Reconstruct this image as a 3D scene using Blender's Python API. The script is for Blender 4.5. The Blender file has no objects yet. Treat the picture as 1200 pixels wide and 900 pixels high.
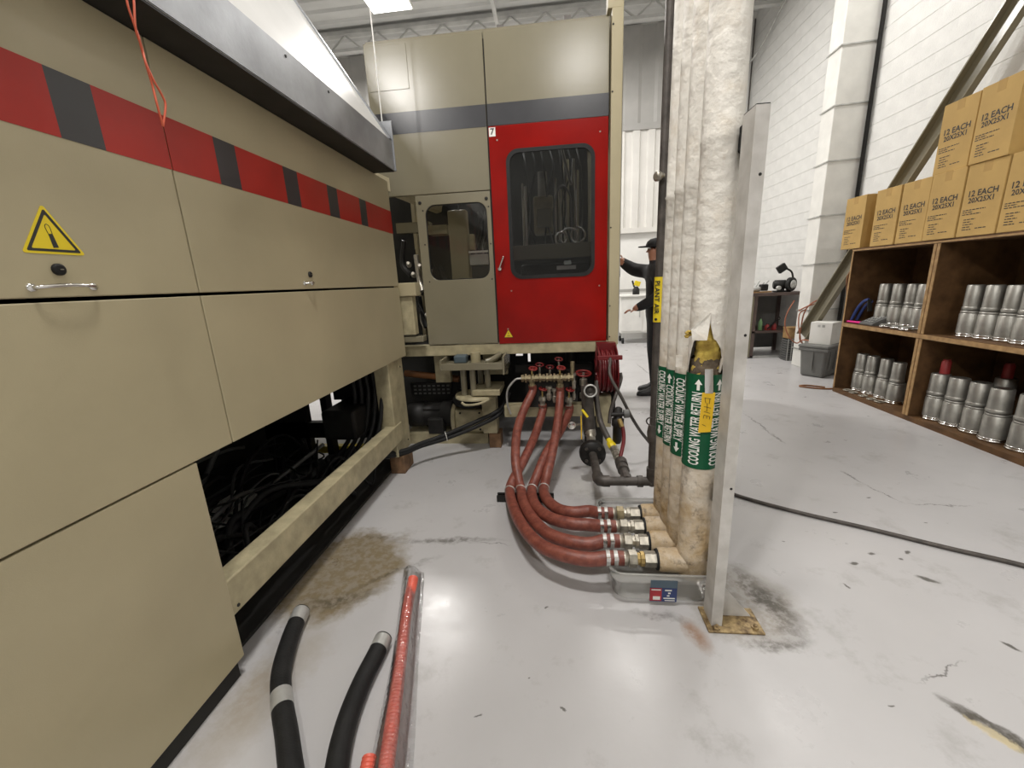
import bpy, bmesh, math, random
from mathutils import Vector, Matrix
from mathutils.geometry import tessellate_polygon
random.seed(7)
scene = bpy.context.scene
COL = scene.collection
PI = math.pi

# ------------------------------------------------------------------ camera
F_PX, CX, CY, CAM_H = 480.0, 600.0, 450.0, 1.35
ROT = ((0.99393171, -0.01904996, -0.10833673),
       (0.10049546, -0.24319901, 0.9647564),
       (-0.04472596, -0.96978933, -0.23980877))
cam_d = bpy.data.cameras.new('camera')
cam = bpy.data.objects.new('camera', cam_d)
COL.objects.link(cam)
cam_d.sensor_fit = 'HORIZONTAL'
cam_d.sensor_width = 36.0
cam_d.lens = 36.0 * F_PX / 1200.0
cam_d.clip_start = 0.05
m = Matrix.Identity(4)
for i in range(3):
    m[i][0] = ROT[i][0]
    m[i][1] = -ROT[i][1]
    m[i][2] = -ROT[i][2]
m[2][3] = CAM_H
cam.matrix_world = m
scene.camera = cam

# ------------------------------------------------------------------ world, exposure
world = bpy.data.worlds.new('world')
scene.world = world
world.use_nodes = True
world.node_tree.nodes['Background'].inputs[0].default_value = (0.9, 0.95, 1.0, 1)
world.node_tree.nodes['Background'].inputs[1].default_value = 0.15
scene.view_settings.view_transform = 'Standard'
scene.view_settings.look = 'None'
scene.view_settings.exposure = 0.13
scene.view_settings.gamma = 1.0
scene.view_settings.use_curve_mapping = False
LAMP_W = 430.0
# x, y, share of LAMP_W, where
LAMP_SPOTS = [(-2.47, 7.33, 0.62, 'above the gap behind the long machine'), (1.02, 6.6, 0.25, 'above the aisle behind the red door cabinet'),
              (0.6, -3.3, 0.22, 'over the open aisle behind the steel post'), (-3.4, -3.7, 0.60, 'over the near end of the long machine'),
              (2.9, 4.9, 0.06, 'over the cartons beside the block wall'), (-0.25, 0.9, 0.29, 'over the loose hoses, added to brighten the floor')]  # last one is an unseen fill lamp, added to brighten the floor
LAMP_Z = 5.6


def at(u, v, x=None, y=None, z=None):
    """photo pixel -> point on the plane x=, y= or z="""
    c = (u - CX, v - CY, F_PX)
    d = Vector([sum(ROT[i][k] * c[k] for k in range(3)) for i in range(3)])
    o = Vector((0, 0, CAM_H))
    if x is not None:
        t = x / d.x
    elif y is not None:
        t = y / d.y
    else:
        t = (z - CAM_H) / d.z
    return o + d * t


# ------------------------------------------------------------------ materials
MATS = {}


def pm(name, col, rough=0.5, metal=0.0, var=0.12, scale=6.0, bump=0.0, bscale=60.0, col2=None, spec=0.5, coat=0.0):
    mt = bpy.data.materials.new(name)
    mt.use_nodes = True
    nt = mt.node_tree
    b = nt.nodes['Principled BSDF']
    b.inputs['Roughness'].default_value = rough
    b.inputs['Metallic'].default_value = metal
    b.inputs['Specular IOR Level'].default_value = spec
    b.inputs['Coat Weight'].default_value = coat
    tc = nt.nodes.new('ShaderNodeTexCoord')
    n = nt.nodes.new('ShaderNodeTexNoise')
    n.inputs['Scale'].default_value = scale
    n.inputs['Detail'].default_value = 6
    nt.links.new(tc.outputs['Object'], n.inputs['Vector'])
    r = nt.nodes.new('ShaderNodeValToRGB')
    if col2 is None:
        a = tuple(c * (1 - var) for c in col)
        bb = tuple(min(1, c * (1 + var)) for c in col)
    else:
        a, bb = col2, col
    r.color_ramp.elements[0].position = 0.32
    r.color_ramp.elements[1].position = 0.68
    r.color_ramp.elements[0].color = (*a, 1)
    r.color_ramp.elements[1].color = (*bb, 1)
    nt.links.new(n.outputs['Fac'], r.inputs['Fac'])
    nt.links.new(r.outputs['Color'], b.inputs['Base Color'])
    if bump > 0:
        n2 = nt.nodes.new('ShaderNodeTexNoise')
        n2.inputs['Scale'].default_value = bscale
        n2.inputs['Detail'].default_value = 4
        nt.links.new(tc.outputs['Object'], n2.inputs['Vector'])
        bp = nt.nodes.new('ShaderNodeBump')
        bp.inputs['Strength'].default_value = bump
        bp.inputs['Distance'].default_value = 0.01
        nt.links.new(n2.outputs['Fac'], bp.inputs['Height'])
        nt.links.new(bp.outputs['Normal'], b.inputs['Normal'])
    MATS[name] = mt
    return mt


def emit(name, col, s):
    mt = bpy.data.materials.new(name)
    mt.use_nodes = True
    b = mt.node_tree.nodes['Principled BSDF']
    b.inputs['Base Color'].default_value = (*col, 1)
    b.inputs['Emission Color'].default_value = (*col, 1)
    b.inputs['Emission Strength'].default_value = s
    MATS[name] = mt


def clear_mat(name, tint, rough, amount, body=(0.8, 0.8, 0.8), body_amt=0.0):
    """thin see-through sheet: tinted transparency + surface reflection (+ milky body)"""
    mt = bpy.data.materials.new(name)
    mt.use_nodes = True
    nt = mt.node_tree
    nt.nodes.remove(nt.nodes['Principled BSDF'])
    out = nt.nodes['Material Output']
    tr = nt.nodes.new('ShaderNodeBsdfTransparent')
    tr.inputs[0].default_value = (*tint, 1)
    df = nt.nodes.new('ShaderNodeBsdfDiffuse')
    df.inputs[0].default_value = (*body, 1)
    tl = nt.nodes.new('ShaderNodeBsdfTranslucent')
    tl.inputs[0].default_value = (*body, 1)
    mb = nt.nodes.new('ShaderNodeMixShader')
    mb.inputs[0].default_value = 0.4
    nt.links.new(df.outputs[0], mb.inputs[1])
    nt.links.new(tl.outputs[0], mb.inputs[2])
    m1 = nt.nodes.new('ShaderNodeMixShader')
    m1.inputs[0].default_value = body_amt
    nt.links.new(tr.outputs[0], m1.inputs[1])
    nt.links.new(mb.outputs[0], m1.inputs[2])
    gl = nt.nodes.new('ShaderNodeBsdfGlossy')
    gl.inputs['Roughness'].default_value = rough
    fr = nt.nodes.new('ShaderNodeFresnel')
    fr.inputs[0].default_value = 1.5
    mu = nt.nodes.new('ShaderNodeMath')
    mu.operation = 'MULTIPLY'
    mu.inputs[1].default_value = amount
    nt.links.new(fr.outputs[0], mu.inputs[0])
    m2 = nt.nodes.new('ShaderNodeMixShader')
    nt.links.new(mu.outputs[0], m2.inputs[0])
    nt.links.new(m1.outputs[0], m2.inputs[1])
    nt.links.new(gl.outputs[0], m2.inputs[2])
    if name == 'plastic_bag':
        tc = nt.nodes.new('ShaderNodeTexCoord')
        n2 = nt.nodes.new('ShaderNodeTexNoise')
        n2.inputs['Scale'].default_value = 35
        nt.links.new(tc.outputs['Object'], n2.inputs['Vector'])
        bp = nt.nodes.new('ShaderNodeBump')
        bp.inputs['Strength'].default_value = 0.9
        bp.inputs['Distance'].default_value = 0.01
        nt.links.new(n2.outputs['Fac'], bp.inputs['Height'])
        nt.links.new(bp.outputs['Normal'], gl.inputs['Normal'])
    nt.links.new(m2.outputs[0], out.inputs['Surface'])
    MATS[name] = mt


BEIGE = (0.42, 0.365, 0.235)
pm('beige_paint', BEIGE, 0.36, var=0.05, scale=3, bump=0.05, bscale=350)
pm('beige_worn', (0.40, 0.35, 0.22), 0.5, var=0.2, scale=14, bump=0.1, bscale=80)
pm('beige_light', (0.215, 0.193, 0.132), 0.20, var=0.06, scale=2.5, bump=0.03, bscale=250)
pm('red_paint', (0.25, 0.005, 0.003), 0.2, var=0.12, scale=4, bump=0.02, bscale=200, spec=0.18)
pm('red_tape', (0.38, 0.028, 0.020), 0.30, var=0.1, scale=5, bump=0.03, bscale=300, spec=0.3)
pm('black_tape', (0.035, 0.034, 0.036), 0.32, var=0.15, scale=5, bump=0.03, bscale=300)
pm('charcoal_band', (0.045, 0.045, 0.05), 0.25, var=0.1)
pm('white_hood', (0.56, 0.555, 0.54), 0.45, var=0.06, scale=2, bump=0.05, bscale=20)
pm('brushed_steel', (0.33, 0.34, 0.36), 0.42, metal=0.55, var=0.2, scale=5, bump=0.04, bscale=60)
pm('galv_steel', (0.52, 0.52, 0.50), 0.45, metal=0.5, var=0.18, scale=12, bump=0.05)
pm('chrome', (0.75, 0.74, 0.72), 0.16, metal=1.0, var=0.05)
pm('tin', (0.36, 0.35, 0.32), 0.42, metal=0.75, var=0.15, scale=14)
pm('black_rubber', (0.014, 0.014, 0.014), 0.6, var=0.25, scale=20, bump=0.15, bscale=160, spec=0.3)
pm('black_metal', (0.016, 0.015, 0.014), 0.5, var=0.3, scale=15, spec=0.3)
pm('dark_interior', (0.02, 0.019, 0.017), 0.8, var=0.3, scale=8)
pm('iron_pipe', (0.075, 0.065, 0.058), 0.5, metal=0.3, var=0.3, scale=22, bump=0.12, bscale=90)
pm('brass', (0.42, 0.30, 0.12), 0.38, metal=0.75, var=0.3, scale=30)
pm('dull_brass', (0.30, 0.25, 0.15), 0.45, metal=0.6, var=0.35, scale=40)
pm('nickel', (0.42, 0.39, 0.33), 0.35, metal=0.75, var=0.3, scale=40)
pm('red_hose', (0.27, 0.082, 0.055), 0.42, var=0.18, scale=30, bump=0.2, bscale=110, col2=(0.15, 0.037, 0.026))
pm('red_wheel', (0.22, 0.018, 0.016), 0.45, var=0.2)
pm('reel_red', (0.13, 0.006, 0.008), 0.4, var=0.2)
pm('coral_hose', (0.72, 0.13, 0.085), 0.38, var=0.12, scale=20)
pm('wire_red', (0.62, 0.11, 0.05), 0.45, var=0.1)
pm('orange_cord', (0.36, 0.13, 0.07), 0.5, var=0.15)
pm('green_label', (0.006, 0.085, 0.036), 0.4, var=0.1, scale=10, spec=0.25)
pm('label_white', (0.80, 0.80, 0.76), 0.45, var=0.05)
pm('label_black', (0.02, 0.02, 0.02), 0.5, var=0.1)
pm('label_yellow', (0.78, 0.60, 0.02), 0.4, var=0.06)
pm('tag_yellow', (0.80, 0.50, 0.02), 0.45, var=0.1)
pm('label_blue', (0.03, 0.05, 0.16), 0.4, var=0.1)
pm('label_slate', (0.08, 0.12, 0.16), 0.4, var=0.1)
pm('label_red', (0.40, 0.03, 0.04), 0.4, var=0.15)
pm('insulation', (0.62, 0.47, 0.10), 0.95, var=0.4, scale=25, bump=0.9, bscale=45, col2=(0.36, 0.24, 0.05))
pm('insulation_dark', (0.10, 0.075, 0.05), 0.95, var=0.5, scale=30, bump=0.8, bscale=50)
pm('post_paint', (0.60, 0.58, 0.55), 0.45, var=0.12, scale=12, bump=0.05, bscale=70, col2=(0.42, 0.40, 0.37))
pm('rust_plate', (0.46, 0.34, 0.17), 0.45, metal=0.3, var=0.4, scale=42, bump=0.3, col2=(0.08, 0.045, 0.02))
pm('wood_block', (0.18, 0.10, 0.05), 0.75, var=0.35, scale=18, bump=0.2)
pm('shelf_wood', (0.15, 0.078, 0.032), 0.62, var=0.3, scale=9, bump=0.08, bscale=40, col2=(0.075, 0.038, 0.015), spec=0.3)
pm('shelf_edge', (0.42, 0.26, 0.11), 0.6, var=0.25, scale=20, bump=0.1, col2=(0.26, 0.15, 0.06))
pm('cardboard', (0.50, 0.325, 0.11), 0.8, var=0.08, scale=5, bump=0.05, bscale=50)
pm('cardboard_side', (0.44, 0.28, 0.095), 0.85, var=0.1, scale=5)
pm('block_paint', (0.73, 0.725, 0.70), 0.55, var=0.04, scale=9, bump=0.35, bscale=70)
pm('wall_paint', (0.78, 0.77, 0.74), 0.6, var=0.05, scale=3, bump=0.1, bscale=30)
pm('wall_dim', (0.42, 0.42, 0.40), 0.7, var=0.08, scale=2)
pm('siding', (0.72, 0.70, 0.66), 0.5, var=0.06, scale=2)
pm('siding_grey', (0.42, 0.41, 0.39), 0.5, var=0.1, scale=2)
pm('ceiling_paint', (0.66, 0.66, 0.64), 0.6, var=0.08, scale=2)
pm('joist_paint', (0.55, 0.55, 0.53), 0.55, var=0.1)
pm('column_paint', (0.76, 0.75, 0.71), 0.5, var=0.06, scale=6, bump=0.08, bscale=40)
pm('tote_grey', (0.17, 0.17, 0.16), 0.5, var=0.1)
pm('paper_white', (0.80, 0.79, 0.75), 0.6, var=0.05)
pm('bench_grey', (0.20, 0.195, 0.185), 0.55, var=0.1)
pm('bench_top', (0.10, 0.07, 0.06), 0.55, var=0.25)
pm('lug_grey', (0.12, 0.11, 0.10), 0.6, var=0.2)
pm('cloth_black', (0.012, 0.012, 0.013), 0.85, var=0.3, scale=12, bump=0.2, bscale=40)
pm('shoe_black', (0.010, 0.010, 0.010), 0.5, var=0.2)
pm('skin', (0.45, 0.22, 0.14), 0.5, var=0.08)
pm('hair', (0.02, 0.014, 0.010), 0.7, var=0.2)
pm('pink_plastic', (0.85, 0.02, 0.28), 0.35, var=0.05)
pm('blue_plastic', (0.03, 0.06, 0.22), 0.4, var=0.1)
pm('green_glass', (0.16, 0.30, 0.13), 0.3, var=0.1)
pm('dull_red', (0.30, 0.03, 0.03), 0.5, var=0.2)
pm('grey_plastic', (0.12, 0.12, 0.115), 0.5, var=0.15)
pm('teal_grey', (0.08, 0.11, 0.13), 0.45, var=0.15)
pm('orange_brown', (0.22, 0.09, 0.03), 0.55, var=0.25)
emit('lamp_panel', (1.0, 0.98, 0.95), 14.0)
clear_mat('cabinet_glass', (0.60, 0.61, 0.61), 0.03, 0.75)
clear_mat('clear_glass', (0.82, 0.82, 0.80), 0.03, 0.9)
clear_mat('tub_plastic', (0.94, 0.94, 0.93), 0.16, 1.2, (0.90, 0.90, 0.86), 0.36)
clear_mat('plastic_bag', (0.97, 0.97, 0.97), 0.12, 3.0, (0.9, 0.9, 0.9), 0.08)


def jacket_mat():
    """painted canvas pipe jacket: wrinkles, tan dirt that gets denser low on the pipe"""
    mt = pm('jacket', (0.74, 0.71, 0.65), 0.6, var=0.06, scale=7, bump=0.6, bscale=22)
    mt.node_tree.nodes['Bump'].inputs['Distance'].default_value = 0.016
    nt = mt.node_tree
    b = nt.nodes['Principled BSDF']
    src = b.inputs['Base Color'].links[0].from_socket
    geo = nt.nodes.new('ShaderNodeNewGeometry')
    sp = nt.nodes.new('ShaderNodeSeparateXYZ')
    nt.links.new(geo.outputs['Position'], sp.inputs[0])
    mr = nt.nodes.new('ShaderNodeMapRange')
    mr.inputs[1].default_value = 0.15
    mr.inputs[2].default_value = 1.25
    mr.inputs[3].default_value = 0.78
    mr.inputs[4].default_value = -0.05
    nt.links.new(sp.outputs[2], mr.inputs[0])
    n = nt.nodes.new('ShaderNodeTexNoise')
    n.inputs['Scale'].default_value = 9
    n.inputs['Detail'].default_value = 9
    n.inputs['Roughness'].default_value = 0.7
    nt.links.new(geo.outputs['Position'], n.inputs['Vector'])
    ad = nt.nodes.new('ShaderNodeMath')
    ad.operation = 'MULTIPLY_ADD'
    ad.inputs[1].default_value = 1.5
    ad.inputs[2].default_value = -0.72
    nt.links.new(n.outputs['Fac'], ad.inputs[0])
    su = nt.nodes.new('ShaderNodeMath')
    su.operation = 'ADD'
    su.use_clamp = True
    nt.links.new(ad.outputs[0], su.inputs[0])
    nt.links.new(mr.outputs[0], su.inputs[1])
    mx = nt.nodes.new('ShaderNodeMixRGB')
    mx.inputs[2].default_value = (0.40, 0.27, 0.12, 1)
    nt.links.new(su.outputs[0], mx.inputs[0])
    nt.links.new(src, mx.inputs[1])
    # dark scuffs
    n3 = nt.nodes.new('ShaderNodeTexNoise')
    n3.inputs['Scale'].default_value = 17
    n3.inputs['Detail'].default_value = 10
    n3.inputs['Roughness'].default_value = 0.75
    nt.links.new(geo.outputs['Position'], n3.inputs['Vector'])
    rp = nt.nodes.new('ShaderNodeValToRGB')
    rp.color_ramp.elements[0].position = 0.54
    rp.color_ramp.elements[1].position = 0.64
    rp.color_ramp.elements[0].color = (0, 0, 0, 1)
    rp.color_ramp.elements[1].color = (0.65, 0.65, 0.65, 1)
    nt.links.new(n3.outputs['Fac'], rp.inputs[0])
    mu = nt.nodes.new('ShaderNodeMath')
    mu.operation = 'MULTIPLY'
    mr2 = nt.nodes.new('ShaderNodeMapRange')
    mr2.inputs[1].default_value = 0.3
    mr2.inputs[2].default_value = 1.1
    mr2.inputs[3].default_value = 1.0
    mr2.inputs[4].default_value = 0.12
    nt.links.new(sp.outputs[2], mr2.inputs[0])
    nt.links.new(rp.outputs[0], mu.inputs[0])
    nt.links.new(mr2.outputs[0], mu.inputs[1])
    mx2 = nt.nodes.new('ShaderNodeMixRGB')
    mx2.inputs[2].default_value = (0.09, 0.065, 0.04, 1)
    nt.links.new(mu.outputs[0], mx2.inputs[0])
    nt.links.new(mx.outputs[0], mx2.inputs[1])
    nt.links.new(mx2.outputs[0], b.inputs['Base Color'])


jacket_mat()


def floor_mat():
    mt = pm('floor_epoxy', (0.49, 0.48, 0.482), 0.26, var=0.07, scale=1.1, bump=0.05, bscale=28)
    nt = mt.node_tree
    b = nt.nodes['Principled BSDF']
    cur = b.inputs['Base Color'].links[0].from_socket
    geo = nt.nodes.new('ShaderNodeNewGeometry')

    def noise(scale, det=8, ro=0.65):
        n = nt.nodes.new('ShaderNodeTexNoise')
        n.inputs['Scale'].default_value = scale
        n.inputs['Detail'].default_value = det
        n.inputs['Roughness'].default_value = ro
        nt.links.new(geo.outputs['Position'], n.inputs['Vector'])
        return n
    warp = noise(4.5)
    fine = noise(26)

    def vmath(op, a, bb=None):
        v = nt.nodes.new('ShaderNodeVectorMath')
        v.operation = op
        for i, s in enumerate((a, bb)):
            if s is None:
                continue
            if isinstance(s, tuple):
                v.inputs[i].default_value = s
            else:
                nt.links.new(s, v.inputs[i])
        return v
    w0 = vmath('SUBTRACT', warp.outputs['Color'], (0.5, 0.5, 0.5))
    f0 = vmath('SUBTRACT', fine.outputs['Color'], (0.5, 0.5, 0.5))

    def blob(cx, cy, rx, ry, ang, col, warp_amt=0.3, soft=0.25, amt=1.0, fine_amt=0.0):
        nonlocal cur
        ws = vmath('SCALE', w0.outputs[0])
        ws.inputs['Scale'].default_value = warp_amt
        wf = vmath('SCALE', f0.outputs[0])
        wf.inputs['Scale'].default_value = min(0.11, 0.025 + warp_amt * 0.35)
        p1 = vmath('ADD', geo.outputs['Position'], ws.outputs[0])
        p = vmath('ADD', p1.outputs[0], wf.outputs[0])
        mp = nt.nodes.new('ShaderNodeMapping')
        mp.vector_type = 'TEXTURE'
        mp.inputs['Location'].default_value = (cx, cy, 0)
        mp.inputs['Rotation'].default_value = (0, 0, ang)
        mp.inputs['Scale'].default_value = (rx, ry, 1e3)
        nt.links.new(p.outputs[0], mp.inputs['Vector'])
        ln = vmath('LENGTH', mp.outputs[0])
        mr = nt.nodes.new('ShaderNodeMapRange')
        mr.inputs[1].default_value = 1.0
        mr.inputs[2].default_value = 1.0 - soft
        mr.inputs[3].default_value = 0.0
        mr.inputs[4].default_value = amt
        nt.links.new(ln.outputs['Value'], mr.inputs[0])
        fac = mr.outputs[0]
        if fine_amt > 0:
            r2 = nt.nodes.new('ShaderNodeMapRange')
            r2.inputs[1].default_value = 0.42
            r2.inputs[2].default_value = 0.56
            r2.inputs[3].default_value = 1.0 - fine_amt
            r2.inputs[4].default_value = 1.0
            nt.links.new(fine.outputs['Fac'], r2.inputs[0])
            mu = nt.nodes.new('ShaderNodeMath')
            mu.operation = 'MULTIPLY'
            nt.links.new(fac, mu.inputs[0])
            nt.links.new(r2.outputs[0], mu.inputs[1])
            fac = mu.outputs[0]
        mx = nt.nodes.new('ShaderNodeMixRGB')
        mx.inputs[2].default_value = (*col, 1)
        nt.links.new(fac, mx.inputs[0])
        nt.links.new(cur, mx.inputs[1])
        cur = mx.outputs[0]
    tan = (0.20, 0.155, 0.085)
    dk = (0.07, 0.062, 0.05)
    # worn, oily patch beside the long machine
    blob(-1.08, 1.66, 0.33, 0.38, -0.35, tan, 0.28, 0.25, 0.95, 0.2)
    blob(-0.98, 1.47, 0.20, 0.055, 0.35, dk, 0.16, 0.9, 0.8, 0.8)
    blob(-0.80, 1.66, 0.26, 0.025, 0.62, dk, 0.14, 0.9, 0.7, 0.8)
    blob(-0.60, 1.91, 0.36, 0.03, 0.02, dk, 0.16, 0.9, 0.75, 0.8)
    blob(-0.98, 1.93, 0.16, 0.03, 0.0, dk, 0.12, 0.9, 0.5, 0.7)
    blob(-1.05, 1.05, 0.16, 0.35, -0.15, (0.30, 0.25, 0.18), 0.3, 0.8, 0.7, 0.2)
    # dirt round the base of the steel post
    blob(0.76, 1.55, 0.24, 0.27, -0.2, (0.22, 0.19, 0.15), 0.16, 0.35, 0.7, 0.4)
    blob(0.87, 1.55, 0.07, 0.26, 0.12, dk, 0.22, 0.7, 0.9, 0.55)
    blob(0.80, 1.33, 0.16, 0.035, 0.1, dk, 0.12, 0.8, 0.7, 0.7)
    blob(0.52, 1.37, 0.05, 0.10, 0.3, (0.25, 0.11, 0.03), 0.08, 0.8, 0.8, 0.3)
    blob(0.40, 1.45, 0.15, 0.03, -0.1, dk, 0.12, 0.9, 0.6, 0.7)
    # soft lighter and darker patches by the hoses
    blob(0.14, 2.55, 0.17, 0.22, 0.3, (0.62, 0.61, 0.58), 0.3, 0.8, 0.7)
    blob(0.30, 2.35, 0.18, 0.16, 0.0, (0.20, 0.19, 0.17), 0.4, 0.9, 0.6, 0.5)
    # chipped paint
    blob(1.275, 1.07, 0.135, 0.032, -0.95, dk, 0.07, 0.3, 0.95, 0.3)
    blob(1.265, 1.055, 0.07, 0.022, -0.9, (0.55, 0.47, 0.30), 0.08, 0.4, 0.9, 0.2)
    for (u, v, r, q, a) in ((1087, 679, .045, .018, -0.6), (1001, 660, .022, .013, 0.1), (1021, 649, .022, .014, 0.1), (1063, 647, .022, .012, 0.5),
                            (1055, 655, .014, .010, 0.0), (1186, 758, .030, .011, -0.9), (993, 687, .018, .006, -1.1), (918, 635, .010, .006, -0.5),
                            (1083, 612, .012, .006, 0.3), (1018, 583, .018, .007, 0.2), (979, 601, .020, .007, 0.2), (640, 712, .010, .006, 0.8),
                            (660, 830, .012, .005, -0.7), (560, 838, .014, .004, 0.2), (620, 795, .006, .005, 0), (1045, 828, .012, .005, 0.1)):
        p = at(u, v, z=0)
        blob(p.x, p.y, r, q, a, (0.09, 0.085, 0.075), 0.02, 0.5, 0.9)
    # hairline cracks
    for (u0, v0, u1, v1, wd) in ((985, 552, 1012, 567, .011), (1010, 565, 1062, 592, .006), (1060, 590, 1140, 592, .006), (870, 483, 912, 515, .010),
                                 (905, 508, 920, 520, .016), (745, 425, 765, 442, .018), (1080, 800, 1130, 775, .006), (560, 637, 600, 640, .005)):
        a_, b_ = at(u0, v0, z=0), at(u1, v1, z=0)
        c_ = (a_ + b_) / 2
        d_ = b_ - a_
        blob(c_.x, c_.y, d_.length / 2 * 1.1, wd, math.atan2(d_.y, d_.x), (0.06, 0.055, 0.05), 0.10, 0.8, 0.85, 0.35)
    # general traffic scuffs
    n4 = noise(3.2, 12, 0.72)
    rp = nt.nodes.new('ShaderNodeMapRange')
    rp.inputs[1].default_value = 0.56
    rp.inputs[2].default_value = 0.72
    rp.inputs[3].default_value = 0.0
    rp.inputs[4].default_value = 0.5
    nt.links.new(n4.outputs['Fac'], rp.inputs[0])
    mx = nt.nodes.new('ShaderNodeMixRGB')
    mx.inputs[2].default_value = (0.24, 0.23, 0.21, 1)
    nt.links.new(rp.outputs[0], mx.inputs[0])
    nt.links.new(cur, mx.inputs[1])
    nt.links.new(mx.outputs[0], b.inputs['Base Color'])
    rr = nt.nodes.new('ShaderNodeMapRange')
    rr.inputs[1].default_value = 0.3
    rr.inputs[2].default_value = 0.7
    rr.inputs[3].default_value = 0.24
    rr.inputs[4].default_value = 0.42
    nt.links.new(n4.outputs['Fac'], rr.inputs[0])
    nt.links.new(rr.outputs[0], b.inputs['Roughness'])


floor_mat()

# ------------------------------------------------------------------ mesh helpers
OFF = {}


def smooth_path(pts, n=8):
    pts = [Vector(p) for p in pts]
    if len(pts) < 3:
        return pts
    out = []
    ext = [pts[0] * 2 - pts[1]] + pts + [pts[-1] * 2 - pts[-2]]
    for i in range(1, len(ext) - 2):
        p0, p1, p2, p3 = ext[i - 1:i + 3]
        for k in range(n):
            t = k / n
            out.append(0.5 * ((2 * p1) + (p2 - p0) * t + (2 * p0 - 5 * p1 + 4 * p2 - p3) * t * t + (3 * p1 - p0 - 3 * p2 + p3) * t ** 3))
    out.append(pts[-1])
    return out


def frame(d):
    d = d.normalized()
    a = Vector((0, 0, 1)) if abs(d.z) < 0.9 else Vector((1, 0, 0))
    s = d.cross(a).normalized()
    return s, s.cross(d).normalized()


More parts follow.
